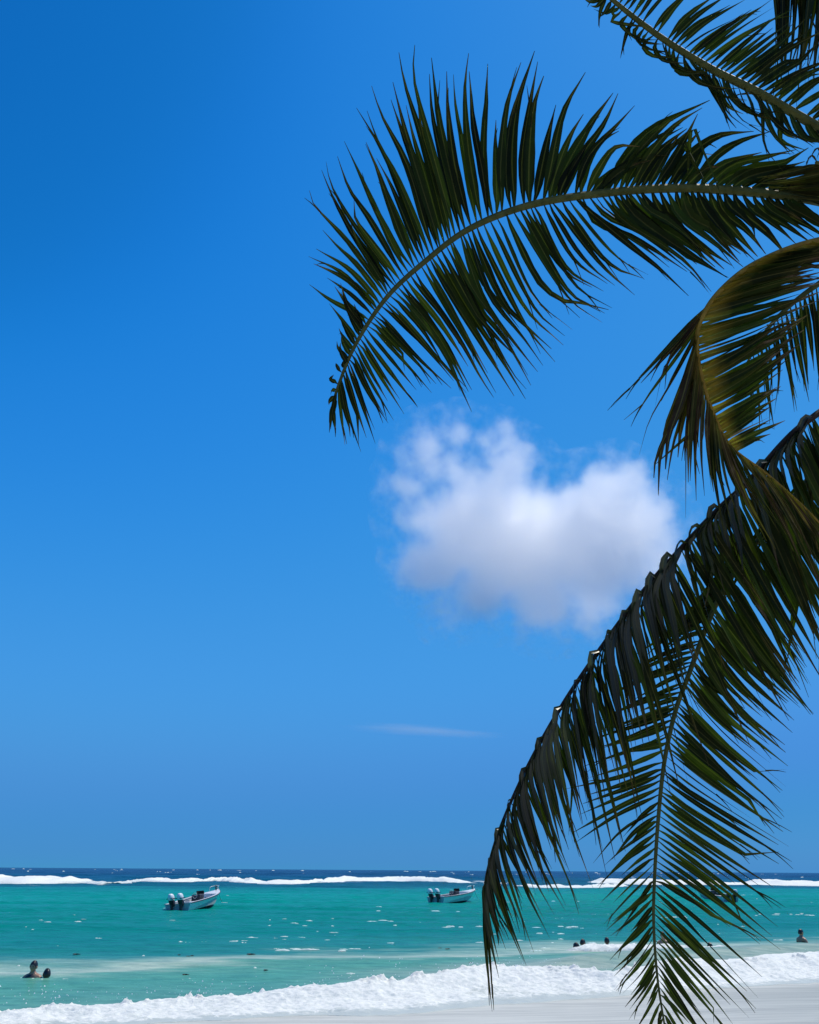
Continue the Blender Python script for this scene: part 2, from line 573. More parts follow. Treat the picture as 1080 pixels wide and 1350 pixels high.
def build_surf():
    nx, ny = 1150, 230
    xs = np.linspace(-13.5, 21, nx)
    t = np.linspace(0, 1, ny)
    Xg, T = np.meshgrid(xs, t)
    fr = front(Xg) + .55 * (fbm(Xg * .55, Xg * 0 + 3, 61) - .5) + .25 * (fbm(Xg * 2.2, Xg * 0, 62) - .5)
    bk = back(Xg) + .5 * (fbm(Xg * .8, Xg * 0 + 9, 63) - .5)
    Y = fr + (bk - fr) * T
    # foam height: thin apron, a lumpy rise to the crest, a steep back
    crest = .24 + .20 * smooth(-6, 3, Xg) - .10 * smooth(5, 12, Xg) + .16 * (fbm(Xg * .6, Xg * 0 + 4, 64) - .5)
    prof = (.14 * smooth(.02, .25, T) + .24 * smooth(.2, .5, T) + .62 * smooth(.5, .88, T)) * (1 - smooth(.955, 1.0, T))
    lump = fbm(Xg * 1.3, Y * 1.7, 65, 5, .55) - .5
    fine = fbm(Xg * 7, Y * 8, 66, 4, .6) - .5
    amp = smooth(.03, .4, T) * (1 - smooth(.97, 1.0, T))
    ragged = np.maximum(fbm(Xg * 4.2, Y * 4.0, 67, 4, .65) - .56, 0) * smooth(.7, .9, T) * (1 - smooth(.96, 1.0, T))
    Z = crest * prof + amp * (.13 * lump + .05 * fine) + .42 * ragged * (.4 + fbm(Xg * .9, Xg * 0, 68))
    sz = sand_z(Xg, Y)
    base = np.maximum(sz, -.05)
    Z = np.maximum(Z, -.01) + base + .012
    Z[0, :] = sz[0, :] - .004
    Z[1, :] = sz[1, :] + .003
    Z[-1, :] -= .15
    dens = .15 + .58 * smooth(.0, .34, T) + .65 * (fbm(Xg * .5, Y * .8, 69) - .45) + .42 * smooth(.5, .85, T)
    dens = dens - .25 * (1 - smooth(-9, -4, Xg)) * (1 - smooth(.3, .7, T))
    me = np_mesh('surf_water', np.stack([Xg.ravel(), Y.ravel(), Z.ravel()], 1), grid_faces(ny, nx), attrs={'dens': dens.ravel()})
    o = link('surf_water', me, FOAM)
    tag(o, kind='structure')
    # drops thrown up along the crest
    mb = MB()
    spots = [(-6.2, .25), (-1.4, .45), (-.3, .4), (1.5, .35), (2.3, .4), (3.4, .25), (6.5, .25), (-3.9, .25)]

    def cf(rng):
        sx, hgt = spots[rng.integers(len(spots))]
        x = sx + rng.normal(0, .35)
        return np.array((x, float(back(x)) - .25 + rng.normal(0, .12), .26 + abs(rng.normal(0, hgt * .6)))), rng.uniform(.006, .016)
    droplets(mb, cf, 260, 5)

    def cg(rng):
        x = rng.uniform(-10, 14)
        return np.array((x, float(back(x)) - .3 + rng.normal(0, .2), .25 + abs(rng.normal(0, .12)))), rng.uniform(.005, .012)
    droplets(mb, cg, 320, 6)
    o = mb.build('water_spray', paint('spray drops', (.85, .88, .88), .3, .03), smooth=False)
    tag(o, kind='stuff', label='white drops thrown up along the crest of the shore break', cat='spray')


build_surf()


def foam_ridge(name, pts, width, height, seed, res=.12, dens=.95, jag=1.0, sharp=.5, breaks=False):
    """a lumpy rib of white water along a world polyline (x, y)"""
    L = sum(math.dist(pts[i], pts[i + 1]) for i in range(len(pts) - 1))
    n = max(12, int(L / res)); m = 16
    C = catmull([(x, y, 0) for x, y in pts], n)
    s = np.linspace(0, 1, n)
    T = np.linspace(-1, 1, m)
    Sg, Tg = np.meshgrid(s, T, indexing='ij')
    sl = Sg * L
    endt = smooth(0, .08, s) * (1 - smooth(.92, 1, s))
    wvar = (.45 + 1.1 * fbm(s * L / (width * 3.0), s * 0, seed, 4, .6))[:, None]
    X = C[:, 0][:, None] + 0 * Tg
    Y = C[:, 1][:, None] + Tg * width * .5 * wvar * (.3 + .7 * endt[:, None]) + .25 * width * (fbm(sl / width * 1.7, Tg, seed + 2) - .5)
    hv = (.35 + 1.2 * fbm(s * L / (width * 1.6), s * 0 + 5, seed + 3, 5, .62))[:, None]
    if breaks:
        hv = hv * np.clip((fbm(s * L / (width * .9), s * 0 + 2, seed + 9, 4, .6) - .26) * 4.5, .10, 1)[:, None]
    prof = np.clip(1 - np.abs(Tg) ** 2.2, 0, 1) ** sharp
    Z = height * prof * hv * endt[:, None] * (1 + jag * .9 * (fbm(sl / width * 4, Tg * 2, seed + 4, 4, .6) - .5)) - .06 * height - .03
    d = dens * (.72 + .5 * (prof - .4)) * (.25 + .75 * endt[:, None]) + 0 * X
    me = np_mesh(name, np.stack([X.ravel(), Y.ravel(), Z.ravel()], 1), grid_faces(n, m), attrs={'dens': d.ravel()})
    o = link(name, me, FOAM)
    tag(o, kind='structure')
    return o


def far_line(px_pts, width, height, seed, dens=.95, **kw):
    pts = [tuple(ground(x, y)[:2]) for x, y in px_pts]
    return foam_ridge('surf_water', pts, width, height, seed, res=.4, dens=dens, jag=1.9, breaks=kw.pop('breaks', True), **kw)


# surf on the reef far out
far_line([(-420, 1163), (-200, 1164), (0, 1164), (60, 1164.4), (132, 1164)], 20.8, 0.99, 101, breaks=False)
far_line([(-60, 1158), (0, 1157.5), (14, 1158)], 24.0, 0.62, 102)
far_line([(120, 1164), (150, 1166), (190, 1160.5)], 11.2, 0.28, 103, dens=.55)
far_line([(180, 1161), (212, 1162), (250, 1162.6), (297, 1161)], 16.0, 0.70, 104)
far_line([(290, 1161), (345, 1164), (390, 1164.6), (432, 1163.5)], 19.2, 0.75, 105)
far_line([(388, 1163.5), (440, 1162.6), (480, 1162), (540, 1161.5), (600, 1163), (660, 1163.5), (730, 1164)], 27.2, 0.88, 106)
far_line([(655, 1166), (690, 1169), (760, 1170), (830, 1168)], 9.6, 0.36, 107, dens=.8)
far_line([(740, 1164), (860, 1165.5), (960, 1166), (1080, 1167), (1300, 1168), (1600, 1171)], 20.8, 0.83, 108)
# the little second line of foam on the right, and its thin foam sheet
p = [tuple(ground(x, y)[:2]) for x, y in [(735, 1253), (790, 1252), (860, 1253), (930, 1254), (1000, 1256), (1080, 1254), (1250, 1248)]]
foam_ridge('surf_water', p, 1.1, .20, 131, res=.05, dens=.8)
p = [tuple(ground(x, y)[:2]) for x, y in [(800, 1262), (870, 1264), (940, 1266), (1010, 1265), (1080, 1261), (1250, 1255)]]
foam_ridge('surf_water', p, 2.6, .10, 132, res=.05, dens=.78)


def build_whitecaps():
    """small crests breaking all over the bay and the open sea; nobody could count them"""
    rng = np.random.default_rng(19)
    V = []; Fq = []; Dn = []
    n0 = 0

    def one(x, y, w, dpt, h):
        nonlocal n0
        ns, nt = 9, 5
        s = np.linspace(-1, 1, ns); t = np.linspace(-1, 1, nt)
        Sg, Tg = np.meshgrid(s, t, indexing='ij')
        env = np.clip(1 - Sg ** 2, 0, 1) ** .5
        X = x + Sg * w * .5
        bow = rng.normal(0, .2)
        Y = y + Tg * dpt * .5 * env + bow * w * Sg ** 2 * .3 + rng.normal(0, dpt * .15, (ns, 1))
        Z = h * env * np.clip(1 - Tg ** 2, 0, 1) * rng.uniform(.4, 1.3, (ns, nt)) - .02
        V.append(np.stack([X.ravel(), Y.ravel(), Z.ravel()], 1)); Fq.append(grid_faces(ns, nt) + n0)
        Dn.append((.95 * env * (1 - .35 * np.abs(Tg))).ravel()); n0 += ns * nt
    # lagoon flecks, in loose clusters
    for _ in range(80):
        py = 1178 + 66 * rng.random()
        px = rng.uniform(-60, 1140)
        c = ground(px, py)
        for _ in range(rng.integers(1, 5)):
            k = c.y / 50
            one(c.x + rng.normal(0, 1.1) * k, c.y + rng.normal(0, 1.5) * k, rng.uniform(.10, .55) * (.6 + .4 * k), rng.uniform(.05, .11), rng.uniform(.010, .040) * (.7 + .3 * k))
    for (px, py, nn) in [(390, 1251, 7), (475, 1251, 4), (150, 1237, 5), (500, 1215, 5), (520, 1212, 6), (400, 1237, 6), (540, 1218, 4), (530, 1184, 3), (690, 1215, 8), (750, 1222, 7), (760, 1212, 5), (980, 1180, 4), (720, 1252, 3), (905, 1210, 6), (1045, 1205, 4), (1060, 1212, 4), (600, 1222, 4), (255, 1240, 4), (40, 1247, 4), (60, 1251, 4)]:
        c = ground(px, py)
        for _ in range(nn):
            one(c.x + rng.normal(0, .55), c.y + rng.normal(0, .5), rng.uniform(.15, .6), rng.uniform(.06, .13), rng.uniform(.015, .045))
    # bathers' splash and the inner zone
    for _ in range(9):
        py = rng.uniform(1256, 1296); c = ground(rng.uniform(-40, 620), py)
        one(c.x, c.y, rng.uniform(.05, .3), rng.uniform(.04, .1), rng.uniform(.02, .04))
    for px, py, w in [(28, 1289.5, .35), (40, 1290.5, .5), (74, 1289.5, .45), (84, 1291, .3), (52, 1291.5, .5)]:
        c = ground(px, py); one(c.x, c.y, w, .12, .03)
    # open sea outside the reef
    for _ in range(170):
        y = 260 * (1900 / 260) ** rng.random()
        x = rng.uniform(-.75, .75) * y
        one(x, y, rng.uniform(1.2, 5) * (.6 + y / 1200), rng.uniform(.8, 1.8) * (.7 + y / 900), rng.uniform(.25, .6) * (.7 + y / 1300))
    me = np_mesh('water_foam', np.vstack(V), np.vstack(Fq), attrs={'dens': np.concatenate(Dn)})
    m = Mat('whitecap foam')
    m.set(Base_Color=m.ramp(m.noise(m.pos(), 5, 3, .6), [(.3, (.45, .66, .62)), (.7, (.82, .84, .76))]), Roughness=.8)
    o = link('water_foam', me, m.m)
    tag(o, 'small white crests scattered over the turquoise bay and dark outer sea', 'foam', kind='stuff')


build_whitecaps()


# ================================================================== SEAWEED clumps adrift
def build_seaweed():
    rng = np.random.default_rng(4)
    mat = paint('brown seaweed', (.05, .035, .015), .5, .4, 30)
    spots = [(248, 1261), (253, 1260), (219, 1264), (236, 1259), (300, 1263), (340, 1269), (350, 1279), (244, 1285), (330, 1258), (580, 1250), (590, 1251), (636, 1266), (560, 1263), (15, 1246), (100, 1258), (500, 1266), (420, 1268), (620, 1269), (700, 1262)]
    first = None
    for i, (px, py) in enumerate(spots):
        c = ground(px, py)
        if first is None:
            mb = MB(); bm = bmesh.new()
            bmesh.ops.create_icosphere(bm, subdivisions=4, radius=1)
            for p in bm.verts:
                c_ = p.co.copy()
                a_ = math.atan2(c_.y, c_.x)
                k_ = .07 + .05 * math.sin(3 * a_ + 1) + .045 * max(0, math.sin(11 * a_ + 9 * c_.z)) ** 3 + .03 * rng.random()
                p.co = (c_.x * k_ * 1.6, c_.y * k_, c_.z * (.035 + .03 * rng.random()))
            bm.verts.index_update()
            mb.add([p.co.copy() for p in bm.verts], [[q.index for q in f_.verts] for f_ in bm.faces]); bm.free()
            o = first = mb.build('seaweed_clump', mat)
        else:
            o = first.copy(); COL.objects.link(o)
        k = rng.uniform(.18, .42)
        o.location = (c.x, c.y, .0)
        o.scale = (k * rng.uniform(.8, 1.6), k, k * .8)
        o.rotation_euler = (0, 0, rng.uniform(-.5, .5))
        tag(o, 'small dark brown seaweed clump drifting in the pale shallows', 'seaweed', 'seaweed clumps adrift in the shallows')


build_seaweed()


# ================================================================== BOATS
M_HULL = paint('white gelcoat', (.74, .74, .73), .35, .06)
M_RUB_SHADE = paint('dark rubber rail and hull shade', (.05, .055, .07), .5, .2)
M_INSIDE = paint('grey boat interior', (.42, .43, .44), .6, .15)
M_DARK = paint('black outboard paint', (.016, .018, .024), .35, .3)
M_COWL = paint('pale outboard cowl', (.72, .75, .77), .3, .06)
M_SEAT = paint('dark seat vinyl', (.03, .03, .035), .55, .3)
M_METAL = paint('galvanised metal', (.5, .51, .52), .35, .1)
M_ROPE = paint('old rope', (.34, .29, .20), .9, .3, 20)


def make_boat(name, loc, rz, L=5.2, B=1.7, dark_bow=True, roll=0.0, pitch=0.0):
    """an open fishing skiff, bow along +x, waterline at z = 0"""
    t = empty(name, loc, rz)
    t.rotation_euler = (roll, pitch, rz)
    ns = 15
    hull = MB(); rings = []; inner = []; rail_l = []; rail_r = []
    for i in range(ns):
        s = i / (ns - 1)
        x = -L / 2 + L * s
        hb = B / 2 * (1 - max(0, (s - .40) / .60) ** 3.1) * (.93 + .07 * min(1, s / .3))
        hb = max(hb, .012)
        sheer = .50 + .10 * s + .26 * s ** 2.4
        keel = -.16 + .52 * max(0, (s - .62) / .38) ** 2.2
        chine = keel + (.16 + .10 * s) * (1 if hb > .02 else 1)
        hc = hb * (.80 - .25 * s)
        ring = [(x, -hb, sheer), (x, -(hb * .6 + hc * .4), (sheer + chine) / 2), (x, -hc, chine), (x, 0, keel), (x, hc, chine), (x, hb * .6 + hc * .4, (sheer + chine) / 2), (x, hb, sheer)]
        xr = x + (.10 * s ** 3 * L)
        ring = [(xr if p[2] == sheer else x + (xr - x) * max(0, (p[2] - keel)) / max(sheer - keel, .01), p[1], p[2]) for p in ring]
        rings.append(ring)
        k = max(hb - .05, .006)
        fl = max(.10, keel + .12)
        inner.append([(xr - .02, -k, sheer - .004), (x, -k * .86, max(fl, chine + .03)), (x, 0, fl), (x, k * .86, max(fl, chine + .03)), (xr - .02, k, sheer - .004)])
        rail_l.append((xr, -hb - .008, sheer - .01)); rail_r.append((xr, hb + .008, sheer - .01))
    hull.loft(rings)
    hull.add(rings[0], [(0, 1, 2, 3, 4, 5, 6)])                    # transom
    hull.build('hull', M_HULL, t)
    bot = MB()                                                       # shade under the hull, added as a dark skin a hair outside it
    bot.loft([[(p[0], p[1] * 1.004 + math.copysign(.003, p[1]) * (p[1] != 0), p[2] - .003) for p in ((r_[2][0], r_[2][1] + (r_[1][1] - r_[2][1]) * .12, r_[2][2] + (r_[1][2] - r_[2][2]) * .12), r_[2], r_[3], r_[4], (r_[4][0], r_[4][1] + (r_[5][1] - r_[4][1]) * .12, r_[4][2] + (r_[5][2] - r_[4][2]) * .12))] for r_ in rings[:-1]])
    bot.build('hull_shade', M_RUB_SHADE, t)
    ins = MB(); ins.loft(inner[:-1]); ins.add(inner[0], [(0, 1, 2, 3, 4)])
    ins.build('interior', M_INSIDE, t)
    g = MB()
    g.tube(rail_l, .032, 8).tube(rail_r, .032, 8)
    g.build('rub_rail', M_RUB_SHADE, t)
    gw = MB()                                                        # flat white gunwale caps
    for sgn, rail in ((-1, rail_l), (1, rail_r)):
        o_ = [(p[0], p[1] - sgn * .0, p[2] + .028) for p in rail]; i_ = [(p[0] - .03, p[1] - sgn * min(.13, abs(p[1]) * .9), p[2] + .034) for p in rail]
        lo = [(p[0], p[1], p[2] - .02) for p in o_]; li = [(p[0], p[1], p[2] - .05) for p in i_]
        gw.loft([[a, b, c, d] for a, b, c, d in zip(lo, o_, i_, li)], close=True, caps=True)
    gw.build('gunwale', M_HULL, t)
    # foredeck
    d = MB(); dk = []
    for i in range(ns - 5, ns):
        p = rail_l[i]; q = rail_r[i]
        dk.append([(p[0] - .02, p[1] * .92, p[2] + .035), (p[0], 0, p[2] + .085), (q[0] - .02, q[1] * .92, q[2] + .035)])
    d.loft(dk); d.add(dk[0] + [(dk[0][0][0], dk[0][0][1], dk[0][0][2] - .18), (dk[0][2][0], dk[0][2][1], dk[0][2][2] - .18)], [(0, 1, 2, 4, 3)])
    d.build('foredeck', M_HULL, t)
    # seats
    for xx, w in ((-.22 * L, .86), (.14 * L, .80)):
        MB().box((xx, 0, .46), (.30, B * w, .05), .015).box((xx, 0, .28), (.22, B * .45, .30), .01).build('bench', M_HULL, t)
    # console box with dark cushions
    c = MB().box((-.02 * L, -.08, .52), (.62, .62, .62), .04, tilt=.06)
    cons = c.build('console', M_SEAT, t)
    w = MB().box((.05 * L, -.08, .92), (.04, .55, .22), .01, tilt=-.35)
    w.build('windscreen', M_DARK, cons)
    wheel = MB(); a = np.linspace(0, 2 * math.pi, 20)
    wheel.tube([(-.09 * L - .03, -.08 + .16 * math.cos(q), .78 + .16 * math.sin(q)) for q in a], .014, 6)
    wheel.tube([(-.09 * L - .03, -.24, .78), (-.09 * L - .03, .08, .78)], .01, 5).tube([(-.09 * L - .03, -.08, .78), (-.05 * L, -.08, .74)], .016, 5)
    wheel.build('steering_wheel', M_METAL, cons)
    MB().box((-.34 * L, .22, .34), (.34, .42, .26), .05).build('fuel_tank', M_SEAT, t)
    MB().box((.24 * L, .25, .48), (.30, .24, .22), .05).build('cool_box', M_COWL, t)
    # bow: post, anchor and rope
    xb = rail_l[-1][0]
    zb = rail_l[-1][2]
    MB().tube([(xb - .42, 0, zb - .02), (xb - .42, 0, zb + .30)], [.05, .045], 8).box((xb - .42, 0, zb + .29), (.12, .12, .05), .012).build('bow_post', M_DARK, t)
    br = MB()
    br.tube(catmull([(xb - .75, -.34, zb + .02), (xb - .70, -.30, zb + .24), (xb - .20, -.12, zb + .30), (xb - .05, 0, zb + .28), (xb - .20, .12, zb + .30), (xb - .70, .30, zb + .24), (xb - .75, .34, zb + .02)], 22), .014, 6)
    br.build('bow_rail', M_METAL, t)
    rope = MB(); rope.tube(catmull([(xb - .42, 0, zb + .2), (xb - .1, .02, zb + .12), (xb + .25, .06, zb * .5), (xb + .9, .15, -.05)], 14), .014, 6)
    rope.build('mooring_rope', M_ROPE, t)
    # gear lying about
    MB().box((.30 * L, -.30, .55), (.34, .26, .16), .06, rot=.5).build('gear_bag', M_SEAT, t)
    MB().box((-.10 * L, .45, .42), (.5, .22, .2), .07, rot=.2).build('tackle_box', M_DARK, t)
    # two outboards
    for sy in (-.32, .32):
        x0 = -L / 2 - .20
        body = MB()
        sec = [(-.02, .15, .13, .50), (-.03, .19, .16, .62), (-.05, .22, .175, .74)]
        ringm = []
        for dx, a_, b_, z in sec:
            ringm.append([(x0 + dx + a_ * math.cos(q), sy + b_ * math.sin(q), z) for q in np.arange(14) * 2 * math.pi / 14])
        body.loft(ringm, close=True, caps=True)
        body.tube([(x0 + .02, sy, .52), (x0 + .01, sy, .18), (x0 - .04, sy, -.30)], [.10, .085, .07], 10)
        body.box((x0 + .13, sy, .52), (.22, .26, .34), .03)
        body.box((x0 - .06, sy, -.06), (.40, .20, .03), .01)
        mo = body.build('outboard_motor', M_DARK, t)
        cw = MB(); rr = []
        for k, (sc, z) in enumerate([(1.0, .742), (1.06, .80), (1.05, .92), (.94, 1.02), (.72, 1.09), (.35, 1.125), (.02, 1.13)]):
            rr.append([(x0 - .05 - .02 * k + .235 * sc * math.cos(q) * (1.12 if math.cos(q) < 0 else 1), sy + .185 * sc * math.sin(q), z) for q in np.arange(18) * 2 * math.pi / 18])
        cw.loft(rr, close=True, caps=True)
        cwo = cw.build('cowl', M_COWL, mo)
        st = MB().box((x0 - .06, sy, .835), (.53, .405, .045), .01)
        st.build('cowl_band', M_DARK, mo)
        pr = MB()
        for q in range(3):
            an = q * 2.094
            pr.box((x0 - .20, sy + .08 * math.cos(an), -.26 + .08 * math.sin(an)), (.02, .10, .10), .01)
        pr.build('propeller', M_METAL, mo)
    return t


def face_angle(px, py):
    g_ = ground(px, py)
    return g_, math.atan2(g_.y, g_.x)


g1, a1 = face_angle(260, 1197)
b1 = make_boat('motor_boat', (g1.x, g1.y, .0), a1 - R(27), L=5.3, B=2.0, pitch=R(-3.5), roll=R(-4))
tag(b1, 'white open motor boat with twin outboards, bow up, largest of the moored boats', 'boat', 'moored motor boats')
g2, a2 = face_angle(599.5, 1189.5)
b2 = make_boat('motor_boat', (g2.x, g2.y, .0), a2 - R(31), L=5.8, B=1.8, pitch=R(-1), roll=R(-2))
tag(b2, 'white motor boat anchored just beside the brown tip of the hanging palm frond', 'boat', 'moored motor boats')
g3, a3 = face_angle(943, 1187)
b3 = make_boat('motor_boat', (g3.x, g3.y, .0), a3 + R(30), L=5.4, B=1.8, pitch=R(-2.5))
tag(b3, 'white motor boat mostly hidden behind the herringbone palm leaves', 'boat', 'moored motor boats')


# ================================================================== PEOPLE in the water
def skin_body(joints, bones, sub=1):
    me = bpy.data.meshes.new('tmp')
    names = list(joints)
    me.from_pydata([joints[n][:3] for n in names], [(names.index(a), names.index(b)) for a, b in bones], [])
    o = bpy.data.objects.new('tmp', me); COL.objects.link(o)
    md = o.modifiers.new('s', 'SKIN')
    for i, n in enumerate(names):
        sv = me.skin_vertices[0].data[i]
        r = joints[n][3]
        sv.radius = r if hasattr(r, '__len__') else (r, r)
        sv.use_root = (n == 'pelvis')
    ss = o.modifiers.new('ss', 'SUBSURF'); ss.levels = sub + 1; ss.render_levels = sub + 1
    dg = bpy.context.evaluated_depsgraph_get()
    ev = o.evaluated_get(dg)
    m2 = bpy.data.meshes.new_from_object(ev)
    bpy.data.objects.remove(o); bpy.data.meshes.remove(me)
    return m2


def head_mesh():
    """a head facing +y with brow, nose, lips, chin and ears, centred on (0,0,0), 0.235 m tall"""
    n, m = 26, 30
    V = []; Fs = []
    for i in range(n + 1):
        th = math.pi * i / n
        for j in range(m):
            ph = 2 * math.pi * j / m
            x = math.sin(th) * math.cos(ph); y = math.sin(th) * math.sin(ph); z = math.cos(th)
            f = max(0, y)
            px, py, pz = x * .077, y * .096, z * .118
            if z < -.2:                                    # jaw
                k = (-z - .2) / .8
                px *= 1 - .32 * k; py = py * (1 - .1 * k) + (.012 * k if y > 0 else .022 * k)
            g = lambda cx, cz, sx, sz: math.exp(-((x - cx) / sx) ** 2 - ((z - cz) / sz) ** 2) * (f ** .5)
            py += .022 * g(0, -.14, .13, .13) + .012 * g(0, .06, .09, .18) + .006 * g(0, .22, .55, .09)
            py -= .009 * (g(-.36, .06, .18, .12) + g(.36, .06, .18, .12))
            py += .006 * g(0, -.42, .25, .06) + .006 * g(0, -.54, .22, .06) - .004 * g(0, -.48, .25, .03) + .008 * g(0, -.8, .25, .15)
            if abs(x) > .85 and -.25 < z < .2 and abs(y) < .35:
                px += math.copysign(.014, px)
            V.append((px, py, pz))
    for i in range(n):
        for j in range(m):
            k = (j + 1) % m
            Fs.append((i * m + j, i * m + k, (i + 1) * m + k, (i + 1) * m + j))
    return V, Fs


def make_body(arm):
    """arm: list per side of (elbow, wrist) ; standing, feet at z = 0, facing +y"""
    J = {'pelvis': (0, 0, .95, (.15, .11)), 'waist': (0, 0, 1.10, (.135, .10)), 'chest': (0, .0, 1.30, (.165, .115)), 'collar': (0, -.01, 1.42, (.12, .09)), 'neck': (0, 0, 1.50, .058), 'skull': (0, .01, 1.58, .06)}
    B = [('pelvis', 'waist'), ('waist', 'chest'), ('chest', 'collar'), ('collar', 'neck'), ('neck', 'skull')]
    for sg, nm, (el, wr) in ((-1, 'l', arm[0]), (1, 'r', arm[1])):
        J['sh' + nm] = (sg * .185, -.005, 1.405, .068); J['el' + nm] = (*el, .046); J['wr' + nm] = (*wr, .030)
        e = Vector(el); w = Vector(wr); d = (w - e).normalized()
        s_ = d.cross(Vector((0, 0, 1)));
        s_ = (s_.normalized() if s_.length > .1 else Vector((1, 0, 0))) * sg
        pm = w + d * .07
        J['pm' + nm] = (*pm, (.036, .018))
        B += [('collar', 'sh' + nm), ('sh' + nm, 'el' + nm), ('el' + nm, 'wr' + nm), ('wr' + nm, 'pm' + nm)]
        for q, (off, ln) in enumerate(((-.030, .066), (-.010, .078), (.010, .074), (.029, .058))):
            a_ = pm + d * .028 + s_ * off; b_ = a_ + d * ln * .55; c_ = a_ + d * ln + Vector((0, 0, -.018))
            J[f'f{q}a' + nm] = (*a_, .0095); J[f'f{q}b' + nm] = (*b_, .0085); J[f'f{q}c' + nm] = (*c_, .007)
            B += [('pm' + nm, f'f{q}a' + nm), (f'f{q}a' + nm, f'f{q}b' + nm), (f'f{q}b' + nm, f'f{q}c' + nm)]
        th = w + d * .03 - s_ * .035; th2 = th + d * .045 - s_ * .022
        J['ta' + nm] = (*th, .012); J['tb' + nm] = (*th2, .009)
        B += [('wr' + nm, 'ta' + nm), ('ta' + nm, 'tb' + nm)]
        J['hp' + nm] = (sg * .095, 0, .88, .095); J['kn' + nm] = (sg * .11, .02, .49, .060); J['an' + nm] = (sg * .115, -.01, .09, .042); J['to' + nm] = (sg * .13, .15, .03, .034)
        B += [('pelvis', 'hp' + nm), ('hp' + nm, 'kn' + nm), ('kn' + nm, 'an' + nm), ('an' + nm, 'to' + nm)]
    me = skin_body(J, B)
    bm = bmesh.new(); bm.from_mesh(me)
    hv, hf = head_mesh()
    vs = [bm.verts.new((x, y + .018, z + 1.625)) for x, y, z in hv]
    for f in hf:
        try:
            bm.faces.new([vs[i] for i in f])
        except ValueError:
            pass
    bmesh.ops.remove_doubles(bm, verts=vs, dist=1e-4)
    bmesh.ops.recalc_face_normals(bm, faces=bm.faces)
    bm.to_mesh(me); bm.free()
    # join head and trunk into one continuous surface
    o = bpy.data.objects.new('tmp', me); COL.objects.link(o)
    rm = o.modifiers.new('r', 'REMESH'); rm.mode = 'VOXEL'; rm.voxel_size = .0085; rm.use_smooth_shade = True
    dg = bpy.context.evaluated_depsgraph_get()
    m2 = bpy.data.meshes.new_from_object(o.evaluated_get(dg))
    bpy.data.objects.remove(o)
    m2.name = 'person'
    return m2


def hair_mesh(long=0.0):
    mb = MB(); n, m = 14, 30; rings = []
    rng = np.random.default_rng(2)
    for i in range(n + 1):
        th = (math.pi * .60 + long) * i / n
        ring = []
        for j in range(m):
            ph = 2 * math.pi * j / m
            y_ = math.sin(ph)
            # hairline rises over the forehead
            t_ = th * (1 - .42 * max(0, y_) ** 1.2)
            w = 1.10 + .03 * math.sin(5 * ph + 3 * th) + rng.normal(0, .012)
            ring.append((math.sin(t_) * math.cos(ph) * .079 * w, math.sin(t_) * y_ * .098 * w - .004, math.cos(t_) * .120 * w))
        rings.append(ring)
    inner = [[(p[0] * .93, p[1] * .93, p[2] * .93) for p in r] for r in rings[::-1]]
    mb.loft(rings + inner, close=True)
    return mb


def eye_mesh():
    mb = MB()
    bm = bmesh.new(); bmesh.ops.create_uvsphere(bm, u_segments=10, v_segments=8, radius=.0125)
    bm.verts.index_update()
    mb.add([p.co.copy() for p in bm.verts], [[q.index for q in p.verts] for p in bm.faces]); bm.free()
    return mb


def skin_mat(name, col):
    m = Mat(name)
    n = m.noise(m.objc(), 9, 4, .6)
    m.set(Base_Color=m.ramp(n, [(.3, tuple(c * .85 for c in col)), (.7, tuple(c * 1.12 for c in col))]), Roughness=.42)
    m.bsdf.inputs['Subsurface Weight'].default_value = .08
    m.bsdf.inputs['Subsurface Radius'].default_value = (.02, .008, .004)
    return m.m


SKIN_A = skin_mat('tanned skin', (.36, .20, .13))
SKIN_B = skin_mat('dark tanned skin', (.20, .105, .065))
M_HAIR = paint('wet black hair', (.012, .010, .010), .35, .3, 40)
M_EYE = paint('dark eyes', (.02, .015, .012), .2, .2)
M_SHIRT = paint('dark swim shirt', (.02, .022, .028), .6, .3)
M_SHORT = paint('dark swim shorts', (.02, .03, .06), .7, .3)
RELAX = [((-.27, .04, 1.14), (-.25, .24, 1.02)), ((.27, .04, 1.14), (.25, .24, 1.02))]
REACH = [((-.30, .10, 1.19), (-.20, .34, 1.16)), ((.30, .12, 1.19), (.16, .36, 1.18))]
BODY = {'relax': make_body(RELAX), 'reach': make_body(REACH)}
BODY_B = {k: v.copy() for k, v in BODY.items()}
_hair = hair_mesh(); HAIR_ME = None
SHARED = {}


def torso_shirt(parent):
    """a close shirt round chest and belly, a thin shell outside the body"""
    mb = MB(); rings = []
    for z, a, b in ((.92, .175, .135), (1.05, .165, .13), (1.2, .182, .138), (1.32, .198, .145), (1.40, .20, .125), (1.445, .13, .10), (1.47, .085, .08)):
        rings.append([(a * math.cos(q), b * math.sin(q), z) for q in np.arange(24) * 2 * math.pi / 24])
    mb.loft(rings, close=True)
    return mb.build('swim_shirt', M_SHIRT, parent)


